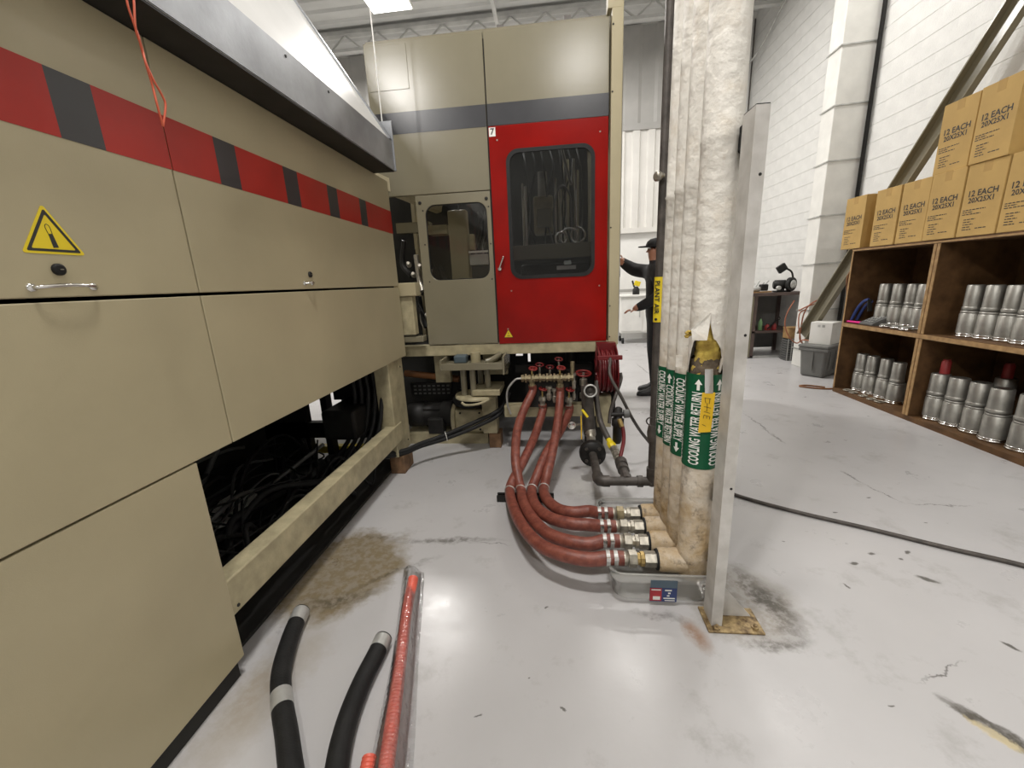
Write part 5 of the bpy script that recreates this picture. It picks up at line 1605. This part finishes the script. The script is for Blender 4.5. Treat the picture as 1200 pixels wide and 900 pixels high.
# metal canisters
def make_can(r, h, kind):
    t = thing('canister', 'x', 'canister', (0, 0, 0), 'metal canisters on the shelf unit')
    if kind == 'low':
        MB().lathe((0, 0, 0.03), (0, 0, 1), [(0, r * 0.97), (h - 0.055, r * 0.96), (h - 0.045, r * 0.86)], 28).build('body', 'tin', t)
        MB().lathe((0, 0, 0), (0, 0, 1), [(0, r * 0.93), (0.004, r * 1.03), (0.014, r * 1.03), (0.016, r * 0.97), (0.020, r * 0.97), (0.022, r * 1.02), (0.030, r * 1.02), (0.032, r * 0.97)], 28).build('base_ring', 'chrome', t)
        MB().lathe((0, 0, h - 0.018), (0, 0, 1), [(0, r * 0.80), (0.002, r * 0.92), (0.014, r * 0.92), (0.018, r * 0.84)], 28).build('top_ring', 'tin', t)
    else:
        MB().lathe((0, 0, 0.03), (0, 0, 1), [(0, r * 0.98), (h - 0.036, r * 0.96), (h - 0.030, r * 0.88)], 28).build('body', 'tin', t)
        MB().lathe((0, 0, 0), (0, 0, 1), [(0, r * 0.85), (0.006, r * 1.05), (0.026, r * 1.05), (0.032, r * 0.98)], 28).build('base_ring', 'tin', t)
        MB().lathe((0, 0, h - 0.004), (0, 0, 1), [(0, r * 0.90), (0.002, r * 0.90), (0.004, r * 0.84)], 28).build('top_rim', 'chrome', t)
    return t


proto = {}


def can(kind, size, loc, label):
    key = (kind, size)
    r, h = {('low', 'a'): (0.069, 0.205), ('high', 'a'): (0.053, 0.195), ('low', 'b'): (0.076, 0.215), ('high', 'b'): (0.064, 0.185)}[key]
    if key not in proto:
        o = make_can(r, h, kind)
        o.location = loc
        proto[key] = o
    else:
        o = copy_tree(proto[key], loc, random.uniform(0, 6))
    o['label'] = label
    return h


bays = [('upper bay with the pink marker', 'a', 0.7725, [4.545, 4.395, 4.245, 4.095, 3.95], 3.30),
        ('upper bay beyond the divider', 'a', 0.7725, [3.60, 3.465, 3.33, 3.19, 3.05], 3.26),
        ('lower bay of scattered metal washers', 'a', 0.0455, [4.675, 4.54, 4.375, 4.19], 3.28),
        ('lower bay with the red cap', 'b', 0.0455, [3.71, 3.555, 3.395, 3.215, 3.03], 3.24)]
for bn, size, z, ys, x in bays:
    for k, yy in enumerate(ys):
        xx = x + 0.012 * ((k * 7) % 3 - 1)
        h = can('low', size, (xx, yy, z), 'silver canister, bottom of %s stack from tote end, %s' % (ORD[k], bn))
        can('high', size, (xx - 0.003, yy + 0.004, z + h + 0.001), 'silver canister, top of %s stack from tote end, %s' % (ORD[k], bn))
        if k in (3,) and size == 'a' and z < 0.5:
            h = can('low', size, (xx + 0.16, yy - 0.05, z), 'silver canister half hidden behind the last stack, %s' % bn)
            can('high', size, (xx + 0.16, yy - 0.05, z + h + 0.001), 'silver canister on the half hidden one, %s' % bn)
# red caps
for x, y, z, lb in ((3.245, 3.712, 0.0455 + 0.4025, 'bright red cap standing on the first stack in the lower bay'),
                    (3.53, 3.52, 0.0455 + 0.4025, 'red cap in the dark behind the third stack of the lower bay'),
                    (3.53, 3.24, 0.0455 + 0.4025, 'red cap in the dark behind the fourth stack of the lower bay')):
    t = thing('red_cap', lb, 'cap', (x, y, z), 'red caps')
    MB().lathe((x, y, z), (0, 0, 1), [(0, 0.033), (0.10, 0.031), (0.105, 0.026)], 18).build('cap_body', 'dull_red', t)
    MB().lathe((x, y, z + 0.105), (0, 0, 1), [(0, 0.026), (0.012, 0.024)], 18).build('cap_top', 'red_wheel', t)
for k, y in enumerate((3.52, 3.24)):
    h = can('low', 'b', (3.53, y, 0.0455), 'silver canister under the red cap behind the %s stack, lower bay, bottom' % ('third', 'fourth')[k])
    can('high', 'b', (3.53, y, 0.0455 + h + 0.001), 'silver canister under the red cap behind the %s stack, lower bay, top' % ('third', 'fourth')[k])
# loose things on the middle shelf
mk = thing('marker_pen', 'bright pink marker pen on the middle shelf', 'marker', (3.15, 4.70, 0.773))
MB().cyl((3.13, 4.79, 0.785), (3.15, 4.66, 0.785), 0.011, 12).build('barrel', 'pink_plastic', mk)
MB().cyl((3.15, 4.66, 0.785), (3.157, 4.615, 0.785), 0.012, 12).build('pen_cap', 'pink_plastic', mk)
ph_ = thing('desk_phone', 'dark keypad handset lying tilted beside the pink marker', 'phone', (3.18, 4.52, 0.773))
MB().prism([(3.12, 0.774), (3.30, 0.774), (3.30, 0.86), (3.27, 0.862), (3.12, 0.795)], 'xz', 4.42, 4.60).build('base', 'grey_plastic', ph_, bevel=0.005)
for k in range(4):
    for q in range(4):
        MB().obox((3.15 + k * 0.03, 4.465 + q * 0.030, 0.813 + k * 0.0135), (0.018, 0.018, 0.006), (0, -0.42, 0)).build('key', 'galv_steel', ph_)
bt = thing('blue_tool', 'blue handled cutting tool leaning behind the keypad handset', 'tool', (3.24, 4.66, 0.773))
MB().tube(smooth_path([(3.16, 4.78, 0.80), (3.18, 4.74, 0.93), (3.19, 4.68, 1.00), (3.20, 4.635, 1.02)], 7), 0.014, 10).build('handle', 'blue_plastic', bt)
MB().tube(smooth_path([(3.20, 4.76, 0.80), (3.22, 4.72, 0.92), (3.225, 4.67, 0.98), (3.23, 4.63, 1.00)], 7), 0.014, 10).build('handle', 'blue_plastic', bt)
MB().bar((3.21, 4.635, 1.02), (3.22, 4.625, 0.90), 0.012, 0.04).build('jaw', 'black_metal', bt)
for k, (x, y) in enumerate(((3.16, 4.30), (3.165, 4.17), (3.15, 4.05))):
    t = thing('chrome_collar', 'shiny chrome collar lying before the canisters, %s from the handset' % ORD[k], 'collar', (x, y, 0.773), 'chrome collars on the middle shelf')
    MB().torus((x, y, 0.785), (0, 0, 1), 0.045, 0.010, 24, 8).build('ring', 'chrome', t)
    MB().torus((x, y, 0.800), (0, 0, 1), 0.038, 0.006, 24, 8).build('inner_ring', 'tin', t)
for k, (x, y) in enumerate(((3.15, 4.66), (3.145, 4.56), (3.15, 4.43), (3.15, 4.31), (3.16, 4.22))):
    tag(MB().torus((x, y, 0.0525), (0, 0, 1), 0.035, 0.0065, 20, 6).build('metal_washer', 'nickel', None, (x, y, 0.046)), 'flat metal washer on the lower shelf, %s from the tote end' % ORD[k], 'washer', 'washers on the lower shelf')

# ------------------------------------------------------------------ wall column with straps and conduit
co = MB().box(3.44, WX - 0.003, 6.05, 6.31, 0, CZ - 0.05).build('column', 'column_paint', None, bevel=0.008)
struct(co, 'white painted steel wall column with strap bands')
OFF[co.name] = Vector((0, 0, 0))
for z in (3.92, 3.285, 2.665, 2.025, 1.425, 0.817, 0.275, 4.55, 5.2):
    mb = MB()
    mb.bar((3.43, 6.32, z - 0.02), (3.43, 6.04, z - 0.02 + 0.004), 0.012, 0.014)
    mb.bar((3.43, 6.04, z - 0.016), (3.84, 6.04, z), 0.012, 0.014)
    mb.build('strap', 'galv_steel', co)
tag(MB().cyl((3.815, 6.005, 0.05), (3.815, 6.005, CZ - 0.06), 0.022, 10).build('wall_conduit', 'black_metal', None, (3.815, 6.005, 0.05)), 'dark conduit running up the corner between column and block wall', 'conduit')
# leaning channel bar
a = at(947, 388, y=5.95)
b = Vector((3.76, 4.20, 3.50))
dirv = (b - a).normalized()
a2 = a - dirv * ((a.z - 0.45) / dirv.z)
lb_ = thing('leaning_channel', 'long beige steel channel leaning diagonally against the wall behind the cartons', 'steel channel', tuple(a2))
MB().bar(a2, b, 0.012, 0.16).build('channel_web', 'beige_light', lb_)
s_, u_ = frame(dirv)
for q in (-1, 1):
    MB().bar(a2 + u_ * 0.08 * q + s_ * 0.03, b + u_ * 0.08 * q + s_ * 0.03, 0.07, 0.012).build('channel_flange', 'beige_light', lb_)
# small pipe loop high on the back corner
tag(MB().tube(smooth_path([(3.80, 8.2, 5.64), (3.78, 8.5, 5.5), (3.76, 8.95, 5.28), (3.68, 9.2, 5.12), (3.60, 9.36, 5.12), (3.58, 9.42, 5.3), (3.58, 9.42, 5.6)], 6), 0.016, 8).build('sprinkler_line', 'galv_steel', None, (3.7, 9, 5.1)),
    'thin grey pipe bending up in the far wall corner', 'pipe')
tag(MB().cyl((3.80, 9.44, 0.05), (3.80, 9.44, 5.9), 0.014, 8).build('corner_cable', 'iron_pipe', None, (3.8, 9.44, 0.05)), 'thin dark cable running up the far wall corner', 'cable')

# ------------------------------------------------------------------ grey tote, white box, cords
to = thing('storage_tote', 'grey plastic storage tote with lid beside the shelf unit', 'storage tote', (0, 0, 0))


def tbox(mb, x0, x1, y0, y1, z0, z1, inset):
    i = inset
    vs = [(x0 + i, y0 + i, z0), (x1 - i, y0 + i, z0), (x1 - i, y1 - i, z0), (x0 + i, y1 - i, z0), (x0, y0, z1), (x1, y0, z1), (x1, y1, z1), (x0, y1, z1)]
    return mb.add(vs, [(3, 2, 1, 0), (4, 5, 6, 7), (0, 1, 5, 4), (1, 2, 6, 5), (2, 3, 7, 6), (3, 0, 4, 7)])


TL_, TS_ = 0.52, 0.31
tbox(MB(), 0, TL_, 0, TS_, 0.0, 0.37, 0.025).build('tote_body', 'tote_grey', to, bevel=0.03, seg=3)
MB().box(-0.012, TL_ + 0.012, -0.012, TS_ + 0.012, 0.335, 0.375).build('tote_rim', 'tote_grey', to, bevel=0.01)
MB().box(-0.018, TL_ + 0.018, -0.018, TS_ + 0.018, 0.376, 0.415).build('tote_lid', 'tote_grey', to, bevel=0.015)
for x in (0.10, 0.25, 0.40):
    MB().box(x, x + 0.02, -0.006, 0.012, 0.09, 0.33).build('tote_rib', 'tote_grey', to)
MB().box(-0.006, 0.012, 0.145, 0.165, 0.09, 0.33).build('tote_rib', 'tote_grey', to)
wb_ = thing('white_carton', 'white cardboard box standing on the grey tote', 'box', (0, 0, 0))
MB().box(0.10, 0.38, 0.02, 0.26, 0.0005, 0.275).build('box_body', 'paper_white', wb_, bevel=0.004)
for y in (0.10, 0.15):
    MB().box(0.0985, 0.1005, y, y + 0.03, 0.215, 0.245).build('printed_mark', 'galv_steel', wb_)
for o_, z_ in ((to, 0.0), (wb_, 0.4155)):
    o_.location = (3.335, 5.375, z_)
    o_.rotation_euler = (0, 0, 0.655)


def wp(*uv):
    return [at(u, v, y=6.0) for u, v in uv]


tag(MB().tube(smooth_path(wp((936, 364), (944, 360), (952, 357), (961, 355), (966, 352), (958, 352), (948, 358), (942, 368), (939, 382), (937, 396), (940, 402)) + [Vector((3.30, 5.86, 0.427)), Vector((3.36, 5.76, 0.427))], 7), 0.009, 8).build('extension_cord', 'orange_cord', None, (3.3, 5.98, 0.42)),
    'orange extension cord looped over the column strap and down to the tote', 'cord')
tag(MB().tube(smooth_path(wp((931, 352), (922, 368), (920, 382), (925, 395), (933, 402), (938, 398), (936, 384), (937, 368), (945, 362)), 7), 0.008, 8).build('extension_cord', 'orange_cord', None, (3.2, 6.0, 0.3)),
    'thin orange cord hanging in a loose loop from the column strap', 'cord')
ck = thing('cable_bundle', 'brown and black cable bundle hanging at the end of the shelf unit', 'cable bundle', (3.3, 4.9, 0.7))
for k in range(6):
    yk = 4.86 + 0.012 * k
    xk = 3.20 + 0.02 * (k % 3)
    MB().tube(smooth_path([(xk, yk, 1.36), (xk - 0.03, yk + 0.05, 1.25), (xk + 0.02, yk + 0.09, 1.05), (xk + 0.06, yk + 0.09, 0.90 - 0.04 * k), (xk + 0.02, yk + 0.04, 0.72 - 0.03 * k), (xk + 0.08, yk + 0.01, 0.80)], 6), 0.012, 6).build('cable', 'orange_brown' if k % 2 else 'black_rubber', ck)
MB().box(3.18, 3.30, 4.825, 4.86, 1.35, 1.385).build('hook', 'black_metal', ck)
tag(MB().tube(smooth_path([(3.10, 4.95, 0.010), (2.96, 5.05, 0.010), (2.86, 5.02, 0.010), (2.95, 4.93, 0.010), (3.08, 4.88, 0.010), (3.2, 4.9, 0.010)], 7), 0.009, 6).build('floor_cord', 'orange_brown', None, (3.0, 4.95, 0)),
    'brown cord coiled on the floor at the shelf corner', 'cord')

# ------------------------------------------------------------------ bench with tools beyond the column
be = thing('workbench', 'dark steel workbench with lower shelf beyond the wall column', 'workbench', (3.3, 7.2, 0))
bx0, bx1, by0, by1 = 2.62, 3.84, 6.85, 7.6
MB().box(bx0, bx1, by0 - 0.03, by1, 0.975, 1.02).build('bench_top', 'bench_top', be)
MB().box(bx0 + 0.02, bx1, by0, by1, 0.40, 0.43).build('bench_shelf', 'bench_top', be)
MB().box(bx0 + 0.02, bx0 + 0.46, by0 - 0.012, by0 + 0.01, 0.02, 0.975).build('front_panel', 'beige_light', be)
for x in (bx0 + 0.47, bx1 - 0.06):
    MB().box(x, x + 0.05, by0, by0 + 0.05, 0, 0.975).build('leg', 'bench_top', be)
    MB().box(x, x + 0.05, by1 - 0.05, by1, 0, 0.975).build('leg', 'bench_top', be)
MB().box(bx0 + 0.02, bx1, by1 - 0.02, by1, 0.05, 0.975).build('back_panel', 'bench_grey', be)
MB().box(bx0 + 0.48, bx1 - 0.02, by0, by0 + 0.03, 0.0, 0.035).build('kick_rail', 'galv_steel', be)
gr = thing('bench_grinder', 'black bench grinder with eye shield on the workbench', 'grinder', (3.55, 6.98, 1.02))
gx, gy, gz = 3.55, 6.98, 1.135
MB().box(gx - 0.12, gx + 0.10, gy - 0.07, gy + 0.07, 1.02, 1.045).build('foot', 'black_metal', gr, bevel=0.01)
MB().cyl((gx - 0.03, gy, 1.04), (gx - 0.03, gy, gz), 0.05, 14).build('pedestal', 'black_metal', gr)
MB().lathe((gx - 0.14, gy + 0.02, gz), (1, -0.25, 0), [(0, 0.05), (0.02, 0.07), (0.16, 0.07), (0.18, 0.05)], 20).build('motor_body', 'black_metal', gr)
wh = MB().lathe((gx + 0.06, gy - 0.05, gz), (0.55, -1, 0), [(0, 0.10), (0.004, 0.105), (0.05, 0.105), (0.054, 0.10)], 26).build('wheel_guard', 'black_metal', gr)
MB().lathe((gx + 0.09, gy - 0.105, gz), (0.55, -1, 0), [(0, 0.065), (0.012, 0.06), (0.013, 0.03), (0.02, 0.02)], 22).build('grinding_wheel', 'galv_steel', wh)
MB().tube(smooth_path([(gx + 0.10, gy - 0.06, gz + 0.10), (gx + 0.06, gy - 0.07, gz + 0.19), (gx - 0.04, gy - 0.08, gz + 0.25)], 6), 0.014, 8).build('shield_arm', 'black_metal', gr)
MB().obox((gx - 0.09, gy - 0.085, gz + 0.245), (0.13, 0.06, 0.11), (0, -0.6, 0)).build('eye_shield', 'black_metal', gr, bevel=0.01)
MB().lathe((gx - 0.10, gy - 0.06, gz - 0.05), (0, -1, 0), [(0, 0.035), (0.03, 0.035), (0.032, 0.02)], 14).build('switch_knob', 'galv_steel', gr)
pt = thing('power_tool', 'grey hand power tool lying on the workbench beside the grinder', 'tool', (3.2, 7.0, 1.02))
MB().lathe((3.02, 7.0, 1.065), (1, 0, 0.08), [(0, 0.03), (0.03, 0.04), (0.18, 0.04), (0.20, 0.03), (0.30, 0.025)], 14).build('tool_body', 'galv_steel', pt)
MB().box(3.22, 3.32, 6.94, 7.06, 1.05, 1.15).build('tool_head', 'black_metal', pt, bevel=0.015)
MB().bar((3.05, 6.95, 1.03), (3.36, 6.93, 1.035), 0.03, 0.02).build('tool_bar', 'shelf_edge', pt)
rd = thing('round_machine', 'dark rounded tool case at the far end of the workbench', 'tool case', (2.85, 7.0, 1.02))
MB().lathe((2.85, 7.02, 1.04), (0, 0, 1), [(0, 0.12), (0.04, 0.115), (0.08, 0.09), (0.105, 0.05), (0.115, 0.005)], 20).build('dome', 'grey_plastic', rd)
MB().box(2.72, 2.98, 6.92, 7.12, 1.02, 1.04).build('base', 'black_metal', rd)
for k in range(4):
    y = 6.96 + 0.02 * k
    tag(MB().bar((3.08 + 0.05 * k, y + 0.06, 1.025), (3.16 + 0.08 * k, y + 0.10, 1.17 + 0.03 * (k % 2)), 0.012, 0.012).build('steel_rod', 'galv_steel', None, (3.1, y, 1.02)),
        'thin steel rod on the workbench, %s counted towards the grinder' % ORD[k], 'rod', 'rods on the workbench')
# bottles and small tools on the bench shelf
for k, (x, r, h, mt, lb) in enumerate(((3.16, 0.035, 0.22, 'black_metal', 'dark bottle on the workbench shelf beside the green one'), (3.27, 0.03, 0.20, 'green_glass', 'pale green bottle on the workbench shelf'),
                                       (3.38, 0.04, 0.10, 'dull_red', 'small red can on the workbench shelf'), (3.48, 0.035, 0.12, 'dull_red', 'dark red jar on the workbench shelf by the wooden box'))):
    t = thing('bottle', lb, 'bottle', (x, 6.98, 0.43), 'bottles on the workbench shelf')
    MB().lathe((x, 6.98, 0.4305), (0, 0, 1), [(0, r * 0.95), (0.005, r), (h * 0.65, r), (h * 0.8, r * 0.5), (h * 0.92, r * 0.45)], 14).build('bottle_body', mt, t)
    MB().lathe((x, 6.98, 0.4305 + h * 0.92), (0, 0, 1), [(0, r * 0.5), (h * 0.08, r * 0.5)], 12).build('bottle_cap', 'black_metal', t)
wr = thing('wrench', 'dark wrench leaning among the bottles on the workbench shelf', 'wrench', (3.42, 6.95, 0.43))
MB().bar((3.36, 6.94, 0.45), (3.50, 6.93, 0.60), 0.014, 0.022).build('shaft', 'black_metal', wr)
MB().torus((3.51, 6.93, 0.615), (0, 1, 0), 0.022, 0.008, 16, 6).build('jaw', 'black_metal', wr)
bk = thing('storage_basket', 'tall dark woven basket standing before the workbench', 'basket', (3.58, 6.66, 0))
MB().box(3.50, 3.66, 6.58, 6.74, 0.0, 0.335).build('basket_core', 'black_metal', bk)
for k in range(9):
    z = 0.01 + k * 0.036
    MB().box(3.492, 3.668, 6.572, 6.748, z, z + 0.024).build('basket_band', 'grey_plastic', bk)
for x in (3.50, 3.555, 3.61, 3.655):
    MB().box(x, x + 0.012, 6.567, 6.573, 0.0, 0.335).build('basket_slat', 'galv_steel', bk)
wbx = thing('wooden_box', 'small wooden box on top of the dark basket', 'box', (3.58, 6.66, 0.336))
MB().box(3.50, 3.66, 6.58, 6.74, 0.338, 0.49).build('box_body', 'shelf_edge', wbx, bevel=0.004)
MB().box(3.495, 3.665, 6.575, 6.745, 0.49, 0.505).build('box_lid', 'shelf_edge', wbx)

# ------------------------------------------------------------------ rolling cart by the back wall
ca = thing('rolling_cart', 'white metal rolling cart by the ribbed back wall', 'cart', (1.9, 8.9, 0))
MB().box(1.30, 2.30, 8.7, 9.25, 0.96, 1.0).build('cart_top', 'paper_white', ca, bevel=0.01)
MB().box(1.34, 2.26, 8.74, 9.2, 0.22, 0.96).build('cart_cabinet', 'paper_white', ca, bevel=0.01)
for x in (1.36, 1.82):
    d_ = MB().box(x, x + 0.42, 8.728, 8.742, 0.26, 0.92).build('cart_door', 'paper_white', ca, bevel=0.006)
    MB().box(x + 0.35, x + 0.37, 8.715, 8.728, 0.55, 0.68).build('cart_handle', 'galv_steel', d_)
for x in (1.40, 2.2):
    for y in (8.78, 9.16):
        MB().box(x - 0.03, x + 0.03, y - 0.03, y + 0.03, 0.12, 0.22).build('caster_fork', 'galv_steel', ca)
        MB().cyl((x - 0.02, y, 0.065), (x + 0.02, y, 0.065), 0.065, 18).build('caster', 'black_rubber', ca)
sg = thing('spray_bottle', 'black and yellow trigger tool standing on the white cart', 'tool', (1.66, 8.85, 1.0))
MB().lathe((1.66, 8.85, 1.001), (0, 0, 1), [(0, 0.07), (0.10, 0.07), (0.16, 0.03)], 16).build('tool_body', 'black_metal', sg)
MB().obox((1.68, 8.85, 1.22), (0.12, 0.06, 0.10), (0, 0.3, 0)).build('tool_head', 'label_yellow', sg, bevel=0.01)
MB().bar((1.62, 8.85, 1.15), (1.58, 8.85, 1.28), 0.03, 0.03).build('trigger', 'black_metal', sg)


# ------------------------------------------------------------------ person in black working at the cabinet side
def skin_mesh(nodes, links, sub=2, root=0):
    """nodes: list of (pos, rx, ry)"""
    me = bpy.data.meshes.new('sk')
    me.from_pydata([n[0] for n in nodes], links, [])
    o = bpy.data.objects.new('sk', me)
    COL.objects.link(o)
    o.modifiers.new('skin', 'SKIN').use_smooth_shade = True
    for i, n in enumerate(nodes):
        sv = me.skin_vertices[0].data[i]
        sv.radius = (n[1], n[2])
        sv.use_root = (i == root)
    s = o.modifiers.new('sub', 'SUBSURF')
    s.levels = s.render_levels = sub
    dg = bpy.context.evaluated_depsgraph_get()
    dg.update()
    out = bpy.data.meshes.new_from_object(o.evaluated_get(dg))
    vs = [v.co.copy() for v in out.vertices]
    fs = [tuple(p.vertices) for p in out.polygons]
    bpy.data.objects.remove(o)
    bpy.data.meshes.remove(me)
    bpy.data.meshes.remove(out)
    return vs, fs


PX_, PY_ = 1.11, 4.85
pe = thing('person', 'person in black work clothes and cap reaching to the side of the red machine', 'person', (PX_, PY_, 0))
N = [((PX_ + 0.02, PY_, 0.95), 0.12, 0.145),      # 0 pelvis
     ((PX_ + 0.02, PY_, 1.12), 0.115, 0.15),      # 1 waist
     ((PX_ + 0.01, PY_, 1.30), 0.125, 0.17),      # 2 chest
     ((PX_, PY_, 1.42), 0.10, 0.14),              # 3 collar
     ((PX_ - 0.01, PY_, 1.50), 0.055, 0.055),     # 4 neck
     ((PX_ - 0.02, PY_, 1.575), 0.075, 0.068),    # 5 jaw
     ((PX_ - 0.015, PY_, 1.67), 0.095, 0.078),    # 6 skull
     ((PX_, PY_ - 0.19, 1.40), 0.085, 0.085),     # 7 near shoulder
     ((PX_ + 0.02, PY_ - 0.235, 1.14), 0.080, 0.080),  # 8 near elbow
     ((PX_ - 0.20, PY_ - 0.20, 1.03), 0.054, 0.054),   # 9 near wrist
     ((PX_ - 0.275, PY_ - 0.19, 1.005), 0.020, 0.038),  # 10 near palm
     ((PX_, PY_ + 0.19, 1.40), 0.085, 0.085),     # 11 far shoulder
     ((PX_ - 0.17, PY_ + 0.30, 1.43), 0.085, 0.085),   # 12 far elbow
     ((PX_ - 0.29, PY_ + 0.36, 1.52), 0.062, 0.062),   # 13 far wrist
     ((PX_ - 0.335, PY_ + 0.37, 1.575), 0.022, 0.038),  # 14 far palm
     ((PX_ + 0.02, PY_ - 0.09, 0.86), 0.10, 0.095),    # 15 near hip
     ((PX_ - 0.01, PY_ - 0.10, 0.50), 0.068, 0.068),   # 16 near knee
     ((PX_ + 0.02, PY_ - 0.10, 0.10), 0.050, 0.050),   # 17 near ankle
     ((PX_ + 0.04, PY_ + 0.09, 0.86), 0.10, 0.095),    # 18 far hip
     ((PX_ + 0.03, PY_ + 0.12, 0.50), 0.068, 0.068),   # 19 far knee
     ((PX_ + 0.08, PY_ + 0.14, 0.10), 0.050, 0.050)]   # 20 far ankle
E_ = [(0, 1), (1, 2), (2, 3), (3, 4), (4, 5), (5, 6), (3, 7), (7, 8), (8, 9), (9, 10), (3, 11), (11, 12), (12, 13), (13, 14), (0, 15), (15, 16), (16, 17), (0, 18), (18, 19), (19, 20)]
vs, fs = skin_mesh(N, E_)
mb = MB()
mb.add(vs, fs, True)
for (px_, dirx, dirz, spread) in ((Vector((PX_ - 0.285, PY_ - 0.19, 1.003)), -1.0, -0.25, 1), (Vector((PX_ - 0.338, PY_ + 0.37, 1.58)), -0.55, 0.75, 1)):
    for k in range(5):
        ln = (0.055, 0.078, 0.085, 0.080, 0.062)[k]
        off = Vector((0, (k - 2) * 0.018, 0))
        if k == 0:
            off = Vector((0.03, -0.035, 0.0))
        d1 = Vector((dirx, (k - 2) * 0.06 - (0.5 if k == 0 else 0), dirz)).normalized()
        d2 = Vector((dirx * 0.8, (k - 2) * 0.03, dirz - 0.5)).normalized()
        a = px_ + off
        v2, f2 = skin_mesh([(a, 0.009, 0.009), (a + d1 * ln * 0.5, 0.0085, 0.0085), (a + d1 * ln * 0.5 + d2 * ln * 0.5, 0.007, 0.007)], [(0, 1), (1, 2)], 1)
        mb.add(v2, f2, True)
body = mb.build('body', 'cloth_black', pe)
body.data.materials.append(MATS['skin'])
for p in body.data.polygons:
    c = p.center + OFF[pe.name]
    if c.z > 1.515 and c.x > PX_ - 0.16 and abs(c.y - PY_) < 0.13:
        p.material_index = 1
    elif c.x < PX_ - 0.225 and c.z < 1.1:
        p.material_index = 1
    elif c.x < PX_ - 0.29 and c.z > 1.5:
        p.material_index = 1
# face: nose, eyes, mouth, ear
hx, hz = PX_ - 0.088, 1.62
MB().add([(hx + 0.012, PY_ - 0.012, hz + 0.03), (hx + 0.012, PY_ + 0.012, hz + 0.03), (hx + 0.008, PY_ + 0.017, hz - 0.015), (hx + 0.008, PY_ - 0.017, hz - 0.015), (hx - 0.022, PY_, hz - 0.012)],
         [(0, 1, 4), (1, 2, 4), (2, 3, 4), (3, 0, 4), (0, 3, 2, 1)]).build('nose', 'skin', pe, bevel=0.003)
for s_ in (-1, 1):
    MB().sphere((hx + 0.016, PY_ + s_ * 0.030, hz + 0.025), 0.010, 10).build('eye', 'paper_white', pe)
    MB().sphere((hx + 0.008, PY_ + s_ * 0.030, hz + 0.025), 0.005, 8).build('iris', 'hair', pe)
    MB().sphere((PX_ - 0.005, PY_ + s_ * 0.082, hz + 0.005), 0.028, 10, (0.7, 0.35, 1.1)).build('ear', 'skin', pe)
MB().sphere((hx + 0.02, PY_, hz - 0.045), 0.02, 10, (0.5, 1.1, 0.35)).build('mouth', 'dull_red', pe)
MB().sphere((PX_ + 0.02, PY_, 1.64), 0.088, 16, (0.95, 0.98, 1.0)).build('hair', 'hair', pe)
cap = MB().lathe((PX_ - 0.005, PY_, 1.660), (0, 0, 1), [(0, 0.103), (0.03, 0.102), (0.06, 0.088), (0.085, 0.055), (0.094, 0.01)], 24).build('cap', 'cloth_black', pe)
vis = [(PX_ - 0.07 + 0.0, PY_ - 0.085), (PX_ - 0.13, PY_ - 0.075), (PX_ - 0.175, PY_ - 0.045), (PX_ - 0.19, PY_), (PX_ - 0.175, PY_ + 0.045), (PX_ - 0.13, PY_ + 0.075), (PX_ - 0.07, PY_ + 0.085)]
MB().prism(vis, 'xy', 1.662, 1.672).build('visor', 'cloth_black', cap)
for (ax_, ay_) in ((PX_ + 0.02, PY_ - 0.10), (PX_ + 0.08, PY_ + 0.14)):
    rs = []
    for k, (dx, w_, h_) in enumerate(((0.075, 0.02, 0.05), (0.07, 0.036, 0.085), (0.03, 0.042, 0.115), (-0.03, 0.044, 0.115), (-0.09, 0.048, 0.075), (-0.15, 0.046, 0.06), (-0.185, 0.034, 0.05), (-0.20, 0.015, 0.03))):
        ring = []
        for j in range(14):
            a = 2 * PI * j / 14
            ring.append(Vector((ax_ + dx, ay_ + w_ * math.cos(a), max(0.0, h_ / 2 + h_ / 2 * math.sin(a) * 1.1))))
        rs.append(ring)
    MB().rings(rs, True, True).build('shoe', 'shoe_black', pe)
# rod the person holds on the machine side
hr = thing('door_rod', 'thin black vertical rod on the side of the tall cabinet held by the person', 'rod', (0.80, 5.22, 1.3))
MB().cyl((0.775, 5.215, 1.38), (0.735, 5.215, 2.75), 0.012, 8).build('rod_shaft', 'black_metal', hr)
MB().box(0.42, 0.745, 5.205, 5.225, 2.70, 2.74).build('rod_bracket', 'black_metal', hr)
MB().box(0.42, 0.785, 5.205, 5.225, 1.36, 1.40).build('rod_bracket', 'black_metal', hr)
tag(MB().box(0.43, 0.60, 4.55, 4.60, 0.93, 1.85).build('side_flap', 'red_paint', None, (0.5, 4.57, 0.93)), 'narrow red flap standing out from the side of the tall cabinet before the person', 'flap')
